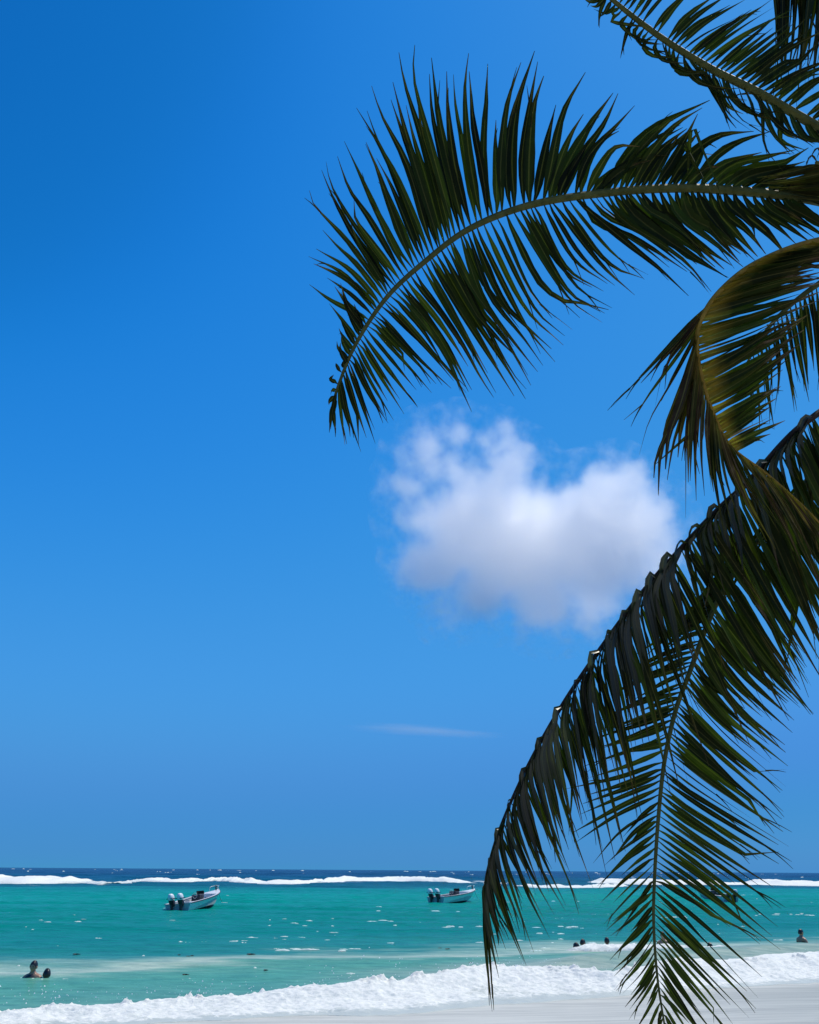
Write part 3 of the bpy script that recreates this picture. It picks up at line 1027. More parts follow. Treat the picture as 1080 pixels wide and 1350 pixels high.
def make_person(px, py, above, yaw, label, body='relax', skin=SKIN_A, shirt=False, tilt=0.0, scale=1.0):
    """py: where the water cuts the figure; above: how much of 1.75 m is out of the water"""
    g_ = ground(px, py)
    key = (body, skin.name)
    if key not in SHARED:
        me = (BODY if skin is SKIN_A else BODY_B)[body]
        me.materials.clear(); me.materials.append(skin)
        SHARED[key] = me
    o = bpy.data.objects.new('person', SHARED[key]); COL.objects.link(o)
    o.location = (g_.x, g_.y, above * scale - 1.745 * scale)
    o.rotation_euler = (tilt, 0, yaw)
    o.scale = (scale,) * 3
    if 'hair' not in SHARED:
        h = _hair.build('hair', M_HAIR, o); SHARED['hair'] = h.data
    else:
        h = link('hair', SHARED['hair'], None, o)
    h.location = (0, .018, 1.625)
    for sx in (-1, 1):
        if 'eye' not in SHARED:
            e = eye_mesh().build('eye', M_EYE, o); SHARED['eye'] = e.data
        else:
            e = link('eye', SHARED['eye'], None, o)
        e.location = (sx * .029, .101, 1.633)
    if shirt:
        torso_shirt(o)
    tag(o, label, 'person', 'bathers in the water')
    return o


make_person(42.5, 1289, .35, R(176), 'man in dark shirt standing chest deep, facing the beach', 'relax', SKIN_A, shirt=True)
make_person(61, 1289.5, .19, R(35), 'dark haired bather up to the neck, close beside the chest deep man', 'relax', SKIN_B)
make_person(760.5, 1250.5, .17, R(70), 'lower of the two heads close together between the two hanging fronds', 'relax', SKIN_B)
make_person(768.5, 1249.2, .25, R(-60), 'higher head of the close pair in the water between the two hanging fronds', 'relax', SKIN_B)
make_person(801, 1247.5, .27, R(10), 'dark haired bather alone between the close pair and the herringbone frond', 'relax', SKIN_B)
make_person(875.5, 1246, .42, R(150), 'tanned bather hidden behind the stem of the herringbone frond', 'relax', SKIN_A)
make_person(937, 1250.5, .17, R(20), 'dark head low behind foam, seen through the leaflets of the herringbone frond', 'relax', SKIN_B)
make_person(1057.5, 1241.5, .42, R(-70), 'bather with bare shoulders alone in open water beyond the palm leaves', 'relax', SKIN_A)


# ================================================================== PALM TREE
def leaf_mat():
    m = Mat('palm leaflet')
    dry = m.attr('dry'); tone = m.attr('tone'); along = m.attr('along')
    n = m.noise(m.objc(), 14, 4, .6)
    g = m.ramp(m.math('ADD', m.math('MULTIPLY', tone, .7), m.math('MULTIPLY', n, .3)), [(.15, (.004, .006, .0022)), (.45, (.009, .015, .0035)), (.75, (.022, .036, .006)), (.95, (.045, .066, .010))])
    y = m.ramp(n, [(.3, (.018, .018, .004)), (.7, (.045, .038, .010))])
    b = m.ramp(m.math('ADD', m.math('MULTIPLY', n, .6), m.math('MULTIPLY', tone, .4)), [(.3, (.022, .012, .009)), (.58, (.05, .030, .022)), (.85, (.20, .145, .115))])
    dn = m.math('ADD', dry, m.math('MULTIPLY', m.math('SUBTRACT', n, .5), .35))
    c = m.mix(m.ramp(dn, [(.12, (0, 0, 0)), (.42, (1, 1, 1))]), g, y)
    c = m.mix(m.ramp(dn, [(.45, (0, 0, 0)), (.72, (1, 1, 1))]), c, b)
    gold = m.math('MULTIPLY', m.attr('gold'), m.math('ADD', n, .5))
    c = m.mix(m.ramp(gold, [(0, (0, 0, 0)), (.45, (1, 1, 1))]), c, (.17, .125, .016))
    rib = m.ramp(m.attr('rib'), [(.80, (0, 0, 0)), (.97, (1, 1, 1))])
    c = m.mix(m.math('MULTIPLY', rib, m.math('ADD', .16, m.math('ADD', m.math('MULTIPLY', dry, .35), m.math('MULTIPLY', m.attr('gold'), 1.0)), clamp=True)), c, (.22, .20, .07))
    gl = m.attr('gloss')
    m.set(Base_Color=m.mix(m.math('MULTIPLY', gl, .5), c, (.030, .040, .034)), Roughness=m.math('SUBTRACT', .62, m.math('MULTIPLY', gl, .22)))  # gloss also greys the base: sky sheen put into the colour
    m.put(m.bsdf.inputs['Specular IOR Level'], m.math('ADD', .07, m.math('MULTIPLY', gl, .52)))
    tr = m.n('BsdfTranslucent')
    m.put(tr.inputs['Color'], m.mix(1.0, c, (1.9, 2.5, .7), 'MULTIPLY'))
    mx = m.n('MixShader'); mx.inputs[0].default_value = .22
    m.put(mx.inputs[1], m.bsdf.outputs[0]); m.put(mx.inputs[2], tr.outputs[0])
    m.put(m.out.inputs['Surface'], mx.outputs[0])
    return m.m


LEAF = leaf_mat()


def stem_mat(name, lo, hi):
    m = Mat(name)
    n = m.noise(m.objc((1, 1, 1)), 20, 5, .6)
    m.set(Base_Color=m.ramp(n, [(.3, lo), (.7, hi)]), Roughness=.6)
    m.bsdf.inputs['Specular IOR Level'].default_value = .08
    return m.m


STEM_GREEN = stem_mat('green frond stem', (.036, .046, .014), (.075, .085, .028))
STEM_YELLOW = stem_mat('yellow frond stem', (.13, .085, .012), (.24, .16, .03))
STEM_BROWN = stem_mat('brown frond stem', (.018, .013, .010), (.04, .03, .022))


def fill(keys, gap, shrink=(.86, 1.0), jit=3.0, rng=random):
    """put further leaflets between the traced ones wherever two bases lie more than gap pixels apart"""
    out = []
    for ki, (a, b) in enumerate(zip(keys[:-1], keys[1:])):
        out.append(('k', a))
        dist = math.dist(a[0][:2], b[0][:2])
        g_ = gap if not hasattr(gap, '__len__') else gap[0] + (gap[1] - gap[0]) * min(1, 1.15 * ki / len(keys))
        n = int(dist / g_)
        A = catmull([p[:2] for p in a], 5); B_ = catmull([p[:2] for p in b], 5)
        for i in range(1, n + 1):
            t = i / (n + 1)
            C = A * (1 - t) + B_ * t
            k = rng.uniform(*shrink)
            C = C[0] + (C - C[0]) * k
            w = np.array([0, .3, .6, .85, 1.0])[:, None]
            C = C + w * np.array([rng.gauss(0, jit), rng.gauss(0, jit)])
            C = [tuple(p) for p in C]
            if len(a[0]) > 2:
                C[0] = (*C[0], a[0][2])
            out.append(('f', C))
    out.append(('k', keys[-1]))
    return out


TREE = None


def build_frond(rachis, sides, r0=.026, r1=.004, stem=STEM_GREEN, dry=.05, width=.040, label=None, seed=1, wprof=None, tipdry=.5, nseg=11, split=.35):
    """rachis: [(px, py, depth)]; sides: list of dict(keys, gap, side depth per metre, ...)"""
    rng = random.Random(seed)
    R3 = np.array([at(*p) for p in catmull(rachis, 120)])
    Rpx = catmull(rachis, 400)
    n = len(R3)
    rr = np.linspace(0, 1, n)
    rad = r0 * (1 - rr) ** .8 + r1
    mb = MB()
    v, f = tube(R3, rad, 8); mb.add(v, f)
    fr = mb.build('frond', stem, TREE)
    if label: fr['label'] = label
    V = []; Fq = []; dryv = []; tonev = []; alongv = []; ribv = []; goldv = []; glossv = []
    nv = 0
    up3 = np.array([up.x, up.y, up.z]); rt3 = np.array([rt.x, rt.y, rt.z]); fw3 = np.array([fwd.x, fwd.y, fwd.z])
    for sd in sides:
        items = fill(sd['keys'], sd.get('gap', 9), sd.get('shrink', (.84, .99)), sd.get('jit', 3.0), rng)
        # traced base pixels get the depth of the rachis there
        for kind, pl in items:
            if kind == 'f' and rng.random() < sd.get('gone', .07):
                continue                                     # torn away by the wind
            bx, by = pl[0][:2]
            i = int(np.argmin((Rpx[:, 0] - bx) ** 2 + (Rpx[:, 1] - by) ** 2))
            bd = Rpx[i, 2]
            ns_ = sd.get('nseg', nseg)
            P2 = catmull([p[:2] for p in pl], ns_)
            L2 = np.concatenate([[0], np.cumsum(np.linalg.norm(np.diff(P2, axis=0), axis=1))])
            s = L2 / L2[-1]
            lm = L2[-1] / F_PX * bd
            slope = sd.get('slope', 0.0) + rng.gauss(0, sd.get('sj', .10))
            dep = bd + lm * (slope * s + sd.get('bend', 0.0) * s * s) + sd.get('off', 0.0) + rng.uniform(-.008, .008)
            if rng.random() < sd.get('kink', .10):          # a bent or broken end
                q_ = int(ns_ * rng.uniform(.5, .8)); an = rng.gauss(0, .30)
                ca, sa = math.cos(an), math.sin(an)
                rel = P2[q_:] - P2[q_]
                P2[q_:] = P2[q_] + np.stack([rel[:, 0] * ca - rel[:, 1] * sa, rel[:, 0] * sa + rel[:, 1] * ca], 1) * rng.uniform(.7, 1.05)
            P = np.array([at(px, py, d) for (px, py), d in zip(P2, dep)])
            # start inside the stem
            P[0] = R3[min(n - 1, int(i / 400 * n))] * .5 + P[0] * .5
            T = np.gradient(P, axis=0); T /= np.linalg.norm(T, axis=1)[:, None] + 1e-9
            nrm = np.array(sd.get('normal', (0, 0, 0)), float)
            N0 = fw3 * 1.0 + up3 * nrm[1] + rt3 * nrm[0]
            wid = (pl[0][2] if len(pl[0]) > 2 else sd.get('width', width)) * rng.uniform(.82, 1.12) * (1 - sd.get('thin', .45) * smooth(.55, 1.0, i / 400))
            tw0 = rng.gauss(sd.get('twist', 0.0), sd.get('tj', .38)); tw1 = tw0 + rng.gauss(sd.get('twist2', 0.0), sd.get('tj2', .35))
            prof = np.interp(s, [0, .045, .09, .17, .32, .52, .70, .82, .92, 1], sd.get('prof', [.14, .20, .48, .86, 1.0, .84, .54, .30, .14, .06])) * wid * .5
            prof = prof * np.array([rng.uniform(.92, 1.08) for _ in s])
            dbase = dry + sd.get('dry', 0) + rng.uniform(-1, 1) * sd.get('dryvar', .06)
            d_tip = sd.get('tipdry', tipdry) * rng.uniform(.3, 1.3)
            tone = min(1, max(0, rng.random() * .8 + sd.get('tone_shift', 0))); rng_g = max(0, rng.gauss(.4, .5))  # per-side shift towards the lighter green tones
            for q in range(ns_):
                w = np.cross(T[q], N0); w /= np.linalg.norm(w) + 1e-9
                nn = np.cross(w, T[q])
                a = tw0 * (1 - s[q]) + tw1 * s[q]
                w2 = w * math.cos(a) + nn * math.sin(a); n2 = -w * math.sin(a) + nn * math.cos(a)
                fold = .32 * prof[q]
                V += [P[q] - w2 * prof[q] - n2 * fold, P[q], P[q] + w2 * prof[q] - n2 * fold]
                dd = dbase + d_tip * smooth(.55, 1.0, s[q])
                gd = max(sd.get('gold', 0) * rng_g, sd.get('basegold', 0) * (1 - smooth(.02, .30, s[q])) + sd.get('midgold', 0) * (1 - smooth(.5, .85, s[q])))
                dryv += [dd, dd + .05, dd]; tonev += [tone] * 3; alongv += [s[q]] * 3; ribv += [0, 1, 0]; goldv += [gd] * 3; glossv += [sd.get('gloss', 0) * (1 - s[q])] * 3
                if q:
                    o_ = nv + 3 * q
                    Fq += [(o_ - 3, o_ - 2, o_ + 1, o_), (o_ - 2, o_ - 1, o_ + 2, o_ + 1)]
            nv += 3 * ns_
            # torn tip: one or two fine threads leave the blade before its end
            for _ in range(2):
                if rng.random() < split * (1 if kind == 'k' else .4):
                    q = int(ns_ * rng.choice([.55, .65, .75]))
                    st = P[q]; ln = lm * rng.uniform(.12, .24)
                    d2 = T[q] + rng.gauss(0, .13) * np.cross(T[q], fw3) + rng.gauss(0, .1) * fw3
                    for z in range(4):
                        u_ = z / 3
                        c = st + d2 * ln * u_ + np.array((0, 0, -.02 * u_ * u_))
                        w = np.cross(d2, fw3); w /= np.linalg.norm(w) + 1e-9
                        hw = .0040 * (1 - u_ * .8)
                        V += [c - w * hw, c + fw3 * .002, c + w * hw]
                        dd = min(dbase + d_tip + .1, .5)
                        dryv += [dd] * 3; tonev += [tone] * 3; alongv += [1] * 3; ribv += [0, 0, 0]; goldv += [0] * 3; glossv += [0] * 3
                        if z:
                            o_ = nv + 3 * z
                            Fq += [(o_ - 3, o_ - 2, o_ + 1, o_), (o_ - 2, o_ - 1, o_ + 2, o_ + 1)]
                    nv += 12
    me = np_mesh('leaflets', np.array(V), np.array(Fq), smooth=False, attrs={'dry': dryv, 'tone': tonev, 'along': alongv, 'rib': ribv, 'gold': goldv, 'gloss': glossv})
    o = link('leaflets', me, LEAF, fr)
    return fr


CROWN_PX = (1290, 345, 4.6)
CROWN = at(*CROWN_PX)


def build_palm():
    global TREE
    bx, by = CROWN.x + .75, CROWN.y + .35
    bz = float(.012 + .042 * (front(bx) - by) + .0004 * (front(bx) - by) ** 2) - .03
    TREE = empty('palm_tree', (0, 0, 0))
    tag(TREE, 'coconut palm with dark arching and drooping fronds hanging over the beach', 'palm tree')
    P = catmull([(bx, by, bz), (bx - .05, by - .03, bz + 1.2), (bx - .25, by - .12, bz + 2.6), (bx - .55, by - .26, bz + 3.7), tuple(CROWN)], 110)
    s = np.linspace(0, 1, 110)
    rad = .135 - .045 * s + .12 * np.exp(-s * 18) + .006 * (np.sin(s * 230) > .5) + .045 * smooth(.88, .97, s) - .09 * smooth(.975, 1, s)
    m = Mat('palm bark')
    n = m.noise(m.pos((3, 3, 14)), 2.0, 6, .65)
    m.set(Base_Color=m.ramp(n, [(.3, (.06, .05, .042)), (.7, (.17, .15, .125))]), Roughness=.9)
    m.bump(n, .6, .03)
    tr = MB(); v, f = tube(P, rad, 18); tr.add(v, f)
    tr.build('trunk', m.m, TREE)

    # ---- A: the big frond that arches over to the left, seen from below
    rA = [(1290, 345, 4.6), (1180, 292, 4.45), (1080, 265, 4.3), (1000, 254, 4.2), (900, 248, 4.08), (800, 254, 3.97), (700, 270, 3.88), (620, 301, 3.8), (560, 345, 3.74), (510, 392, 3.69), (470, 452, 3.64), (447, 506, 3.6), (437, 540, 3.58)]
    W2 = .052
    upA = [
        [(440, 530), (436, 552), (435, 567)],
        [(444, 505), (436, 500), (440, 494)],
        [(449, 490), (443, 480), (445, 487)],
        [(458, 480), (449, 462), (449, 452)],
        [(463, 470), (452, 450), (451, 438)],
        [(473, 450), (450, 420), (434, 400)],
        [(478, 440), (458, 408), (450, 385)],
        [(480, 430, 0.0430), (460, 405), (449, 373)],
        [(487, 420), (440, 398), (408, 375)],
        [(495, 410, 0.0430), (455, 362), (407, 338)],
        [(503, 402, 0.0430), (462, 356), (417, 328)],
        [(510, 389), (461, 321), (416, 272), (408, 251)],
        [(514, 379), (469, 315), (440, 262), (424, 224)],
        [(522, 371), (467, 296), (438, 246), (430, 213)],
        [(530, 362), (488, 290), (461, 250), (445, 206)],
        [(540, 352, 0.0430), (505, 295), (472, 225), (449, 177)],
        [(550, 345, 0.0430), (518, 275), (500, 230), (482, 190)],
        [(560, 338, 0.0430), (522, 238), (498, 188), (470, 142)],
        [(566, 334, 0.0430), (526, 240), (500, 190), (484, 146)],
        [(570, 330, 0.0473), (538, 220), (505, 155), (490, 113)],
        [(580, 322, 0.0473), (540, 193), (526, 140), (518, 108)],
        [(590, 316, 0.0473), (560, 195), (535, 115), (526, 69)],
        [(600, 309, 0.0473), (566, 185), (546, 105), (547, 59)],
        [(612, 302, 0.0473), (592, 220), (578, 150), (569, 76)],
        [(620, 297, 0.0473), (600, 220), (591, 148), (589, 94)],
        [(628, 293, 0.0473), (612, 200), (601, 140), (598, 98)],
        [(634, 291, 0.0516), (618, 200), (613, 120), (618, 70)],
        [(643, 287, 0.0516), (638, 235), (624, 160), (620, 89)],
        [(648, 285, 0.0473), (638, 220), (641, 140), (651, 72)],
        [(656, 281, 0.0473), (654, 233), (653, 190), (654, 158)],
        [(663, 278, 0.0430), (660, 220), (668, 140), (687, 82)],
        [(680, 275, W2), (675, 210), (682, 140), (705, 67)],
        [(690, 273, W2), (688, 210), (697, 145), (709, 81)],
        [(697, 272, W2), (698, 200), (704, 140), (717, 100)],
        [(705, 270, 0.0430), (714, 223), (724, 175), (733, 138)],
        [(715, 268, W2), (724, 232), (742, 150), (772, 95)],
        [(730, 265, W2), (742, 228), (778, 165), (811, 117)],
        [(742, 263, W2), (760, 215), (795, 165), (815, 123)],
        [(757, 260, 0.0473), (775, 208), (808, 171), (837, 139)],
        [(772, 258, 0.0473), (790, 222), (812, 194), (843, 193)],
        [(785, 256, 0.0473), (815, 225), (850, 207), (880, 205)],
        [(800, 254, W2), (821, 213), (862, 169), (936, 132)],
        [(815, 253, W2), (838, 205), (875, 165), (908, 144)],
        [(830, 251, W2), (855, 205), (890, 165), (926, 142)],
        [(845, 250, W2), (865, 215), (895, 185), (912, 168)],
        [(862, 249, W2), (885, 215), (905, 180), (920, 150)],
        [(880, 248, W2), (905, 210), (945, 180), (994, 173)],
        [(895, 248, W2), (918, 215), (930, 190), (945, 195)],
        [(912, 248, W2), (940, 210), (972, 188), (1017, 173)],
        [(930, 249, W2), (965, 218), (1008, 207), (1050, 197)],
        [(950, 250, W2), (985, 225), (1030, 215), (1075, 200)],
        [(985, 252, W2), (1030, 228), (1075, 222), (1120, 212)],
        [(1030, 257, W2), (1070, 236), (1110, 228), (1150, 222)]]
    dnA = [
        [(439, 537), (441, 556), (443, 571)],
        [(444, 515), (438, 545), (436, 566)],
        [(446, 507), (450, 545), (455, 587)],
        [(450, 497), (459, 544), (476, 596)],
        [(457, 479), (475, 526), (495, 585)],
        [(462, 471), (487, 520), (512, 558)],
        [(468, 460), (489, 503), (519, 554)],
        [(473, 450), (506, 503), (533, 546)],
        [(479, 442), (505, 478), (551, 537)],
        [(488, 428), (526, 469), (571, 519)],
        [(494, 420), (543, 471), (575, 506)],
        [(500, 412), (547, 467), (595, 512)],
        [(504, 403), (560, 455), (616, 512)],
        [(512, 396), (575, 470), (612, 520)],
        [(524, 385, 0.0350), (580, 455), (606, 508), (622, 543)],
        [(530, 375, 0.0350), (585, 450), (622, 514)],
        [(545, 358, 0.0350), (605, 445), (633, 496), (651, 524)],
        [(555, 350, 0.0350), (615, 450), (654, 518)],
        [(565, 341, 0.0350), (602, 402), (641, 463), (678, 522)],
        [(575, 333, 0.0350), (614, 402), (661, 473), (693, 526)],
        [(588, 322, 0.0350), (637, 423), (675, 490), (694, 513)],
        [(597, 315, 0.0350), (628, 400), (667, 449), (700, 508)],
        [(606, 308, 0.0350), (637, 394), (681, 455), (709, 490)],
        [(616, 303, 0.0350), (645, 388), (688, 443), (716, 482)],
        [(626, 297, 0.0350), (690, 423), (732, 477)],
        [(636, 293), (690, 402), (743, 455)],
        [(645, 288), (702, 402), (745, 443)],
        [(655, 284, 0.0350), (702, 388), (755, 435)],
        [(665, 280, 0.0350), (712, 372), (751, 402), (786, 443)],
        [(675, 277, 0.0350), (745, 388), (794, 425)],
        [(685, 274, 0.0350), (745, 378), (790, 410)],
        [(697, 272), (755, 372), (807, 406)],
        [(705, 270), (745, 350), (796, 384)],
        [(715, 268), (755, 340), (801, 374)],
        [(728, 266), (790, 346), (837, 389)],
        [(738, 264), (795, 340), (847, 371)],
        [(748, 262), (812, 336), (855, 362)],
        [(756, 261), (831, 323), (872, 356), (908, 390)],
        [(768, 259), (785, 292), (841, 316), (906, 358)],
        [(783, 257), (802, 280), (861, 321), (910, 358), (937, 389)],
        [(800, 255, 0.0425), (825, 290), (895, 330), (947, 383)],
        [(815, 254, 0.0510), (838, 285), (895, 326), (959, 366)],
        [(830, 253, 0.0510), (850, 285), (902, 318), (943, 352)],
        [(845, 251, 0.0553), (862, 280), (895, 300), (930, 340)],
        [(858, 250, 0.0553), (872, 280), (900, 305), (955, 355)],
        [(870, 250, 0.0553), (882, 280), (905, 310), (973, 356)],
        [(880, 250, 0.0553), (895, 285), (940, 320), (980, 352)],
        [(897, 250, 0.0510), (910, 285), (935, 300), (985, 335)],
        [(912, 251, 0.0553), (922, 280), (945, 310), (975, 345)],
        [(925, 251, 0.0553), (935, 275), (967, 317), (996, 344)],
        [(945, 252, 0.0510), (955, 280), (985, 305), (1010, 335)],
        [(965, 253, 0.0510), (980, 280), (1010, 305), (1040, 340)],
        [(990, 254, 0.0510), (1005, 278), (1040, 300), (1075, 325)],
        [(1020, 256, 0.0510), (1035, 280), (1065, 298), (1100, 320)],
        [(1050, 260, 0.0510), (1065, 282), (1095, 300), (1130, 325)]]
    frA = build_frond(rA, [dict(keys=upA, gap=(9, 12), slope=.22, bend=.05, sj=.10, jit=5, shrink=(.55, .93), tj=.28, tj2=.12, width=.040),
                     dict(keys=dnA, gap=(9, 13), slope=-.12, bend=-.05, sj=.10, jit=4, shrink=(.65, .97), tj=.34, tj2=.18, width=.030, thin=.3, tone_shift=.08),
                     dict(keys=[[(906, 240), (912, 169), (925, 195), (941, 232), (956, 275)], [(930, 243), (902, 189), (922, 225), (940, 258), (954, 285)]], gap=900, slope=-.35, sj=.02, width=.022, nseg=18)],
                r0=.025, r1=.005, dry=.0, seed=3, tipdry=.55)
    # the rest of the crown, on the side away from the sea view: copies of that frond turned about the trunk
    for a, tl, k in ((75, 4, .95), (130, -8, 1.0), (178, 6, .9), (214, -4, .85)):
        M_ = Matrix.Translation(CROWN) @ Matrix.Rotation(R(a), 4, 'Z') @ Matrix.Rotation(R(tl), 4, 'Y') @ Matrix.Scale(k, 4) @ Matrix.Translation(-CROWN)
        c = frA.copy(); COL.objects.link(c); c.parent = TREE; c.matrix_basis = M_
        for ch in frA.children:
            d = ch.copy(); COL.objects.link(d); d.parent = c
    # ---- E: the frond in the upper right corner
    rE = [(1290, 345, 4.6), (1180, 222, 4.42), (1080, 168, 4.25), (1000, 122, 4.15), (940, 92, 4.08), (880, 55, 4.02), (830, 18, 3.97), (795, -12, 3.93), (760, -48, 3.9)]
    upE = [[(770, -40), (790, -70), (805, -110)], [(795, -12), (815, -45), (840, -80)], [(815, 5), (835, -20), (860, -55)],
           [(840, 25), (860, -5), (890, -40)], [(860, 40), (882, 12), (915, -20)], [(880, 52), (905, 22), (945, -8)], [(895, 62), (928, 32), (985, -2)],
           [(905, 72), (950, 40), (1005, 8)], [(915, 78), (960, 42), (1022, -4)], [(925, 85), (975, 50), (1045, 12)], [(940, 93), (985, 55), (1030, 16)],
           [(952, 98), (1000, 60), (1040, 30)], [(965, 105), (1020, 65), (1062, 25)], [(980, 113), (1035, 68), (1090, 38)], [(995, 120), (1040, 90), (1095, 60)],
           [(1010, 127), (1055, 95), (1105, 75)], [(1030, 138), (1070, 108), (1115, 92)], [(1060, 155), (1100, 125), (1140, 108)], [(1090, 172), (1125, 145), (1165, 130)]]
    dnE = [[(790, -14), (780, 2), (768, -3)], [(800, -5), (786, 8), (775, 5)],
           [(800, -4), (792, 14), (789, 35)], [(812, 6), (800, 18), (783, 12)], [(822, 14), (806, 28), (840, 34), (860, 36)],
           [(835, 24), (826, 44), (818, 77)], [(840, 26), (828, 40), (845, 52), (878, 52)], [(850, 36), (840, 54), (858, 66), (888, 70)],
           [(862, 46), (848, 60), (862, 74), (900, 76)], [(872, 54), (880, 76), (893, 89), (922, 92)], [(882, 60), (884, 84), (900, 97), (930, 96)],
           [(895, 68), (893, 92), (912, 98), (945, 100)], [(905, 76), (925, 98), (945, 124), (985, 132)], [(915, 80), (930, 112), (955, 128), (1000, 118)],
           [(925, 86), (932, 108), (950, 128), (960, 150), (993, 174)], [(932, 92), (945, 125), (955, 150), (963, 172)], [(945, 97), (957, 128), (980, 160), (1008, 168)],
           [(958, 103), (965, 128), (990, 148), (1020, 158)], [(972, 110), (982, 138), (1005, 150), (1035, 142)], [(985, 116), (1003, 140), (1008, 192), (1033, 226)],
           [(1000, 124), (1012, 150), (1040, 175), (1075, 190)], [(1014, 132), (1028, 160), (1030, 186), (1063, 198)], [(1026, 139), (1035, 160), (1045, 175), (1052, 178)],
           [(1040, 147), (1050, 170), (1062, 184), (1095, 188)], [(1060, 158), (1075, 182), (1100, 195)], [(1085, 172), (1100, 195), (1130, 210)]]
    build_frond(rE, [dict(keys=upE, gap=9, slope=.15, sj=.08, jit=5, shrink=(.8, 1.0), width=.036, tone_shift=.2, tj=.45),
                     dict(keys=dnE, gap=9, slope=-.15, sj=.1, jit=2, shrink=(.8, 1), width=.034, twist=.3, tj=.5, dry=.03)],
                r0=.030, r1=.006, dry=.06, seed=5, tipdry=.3)
    # ---- F: the dark bunch hanging in the very corner
    rF = [(1290, 345, 4.6), (1262, 150, 4.75), (1190, -10, 4.7), (1110, -60, 4.6), (1040, -48, 4.5), (1005, -25, 4.45)]
    kF = [[(1018, -33), (1024, 20), (1022, 75)], [(1028, -42), (1027, 40), (1024, 112)], [(1040, -48), (1036, 60), (1030, 135)], [(1052, -50), (1046, 50), (1036, 120)],
          [(1064, -53), (1058, 60), (1050, 140)], [(1076, -56), (1068, 50), (1060, 120)], [(1090, -58), (1078, 40), (1072, 118)], [(1106, -60), (1090, 40), (1084, 120)], [(1130, -52), (1110, 40), (1100, 120)], [(1160, -34), (1135, 50), (1125, 140)]]
    build_frond(rF, [dict(keys=kF, gap=6, slope=-.25, sj=.15, jit=7, shrink=(.6, 1.0), width=.046, tj=.6),
                     dict(keys=[[(a[0][0] + 5, a[0][1]), (a[1][0] + 9, a[1][1] - 10), (a[2][0] + 4, a[2][1] - 25)] for a in kF], gap=6, slope=-.1, sj=.15, jit=8, width=.046, tj=.6)],
                r0=.03, r1=.006, stem=STEM_BROWN, dry=.12, seed=8, tipdry=.6)
    # ---- I: short frond whose blades point left along the big stem
    rI = [(1290, 345, 4.6), (1230, 280, 4.3), (1170, 240, 4.12), (1110, 222, 4.0), (1076, 214, 3.95)]
    kI = [[(1085, 216), (1060, 222), (1030, 230), (998, 234)], [(1105, 221), (1065, 229), (1030, 236), (1000, 239)], [(1120, 225), (1075, 236), (1035, 242), (1004, 242)], [(1140, 230), (1085, 246), (1045, 248), (1012, 246)], [(1160, 237), (1095, 258), (1055, 256), (1022, 250)], [(1180, 247), (1105, 270), (1070, 264), (1040, 256)]]
    kI2 = [[(1078, 214), (1070, 205), (1060, 217)], [(1085, 216), (1078, 195), (1066, 212)], [(1095, 218), (1086, 190), (1078, 205)], [(1120, 225), (1100, 200), (1090, 190)]]
    build_frond(rI, [dict(keys=kI, gap=6, slope=.02, sj=.04, jit=3, width=.05), dict(keys=kI2, gap=8, slope=.2, width=.02)], r0=.028, r1=.008, stem=STEM_GREEN, dry=.2, seed=9, tipdry=.1)
    # ---- H: leaflets that hang straight down behind the curling frond
    rH = [(1290, 345, 4.6), (1200, 330, 4.75), (1120, 352, 4.8), (1060, 388, 4.75), (1015, 430, 4.7), (985, 478, 4.66)]
    kH = [[(987, 474), (990, 520), (992, 562)], [(993, 465), (1000, 520), (1002, 574)], [(1002, 450), (1012, 510), (1017, 575)], [(1015, 430), (1026, 490), (1021, 546)],
          [(1030, 415), (1040, 480), (1051, 542)], [(1042, 404), (1054, 470), (1067, 530)], [(1055, 393), (1061, 455), (1066, 514)], [(1070, 380), (1078, 460), (1085, 540)], [(1095, 365), (1100, 450), (1106, 530)], [(1130, 350), (1135, 440), (1138, 520)]]
    build_frond(rH, [dict(keys=kH, gap=9, slope=-.3, sj=.1, jit=4, width=.038, shrink=(.75, 1))], r0=.026, r1=.005, dry=.05, seed=12, tipdry=.4)
    # ---- D: the long frond hanging down, both sides combed out like herringbone
    rD = [(1290, 345, 4.6), (1220, 440, 4.55), (1140, 545, 4.45), (1060, 640, 4.32), (1000, 712, 4.2), (960, 768, 4.14), (937, 813, 4.1), (908, 890, 4.02), (890, 940, 3.97), (876, 1005, 3.9), (868, 1080, 3.84), (863, 1160, 3.77), (862, 1220, 3.72), (867, 1290, 3.66), (876, 1350, 3.61), (882, 1390, 3.58)]
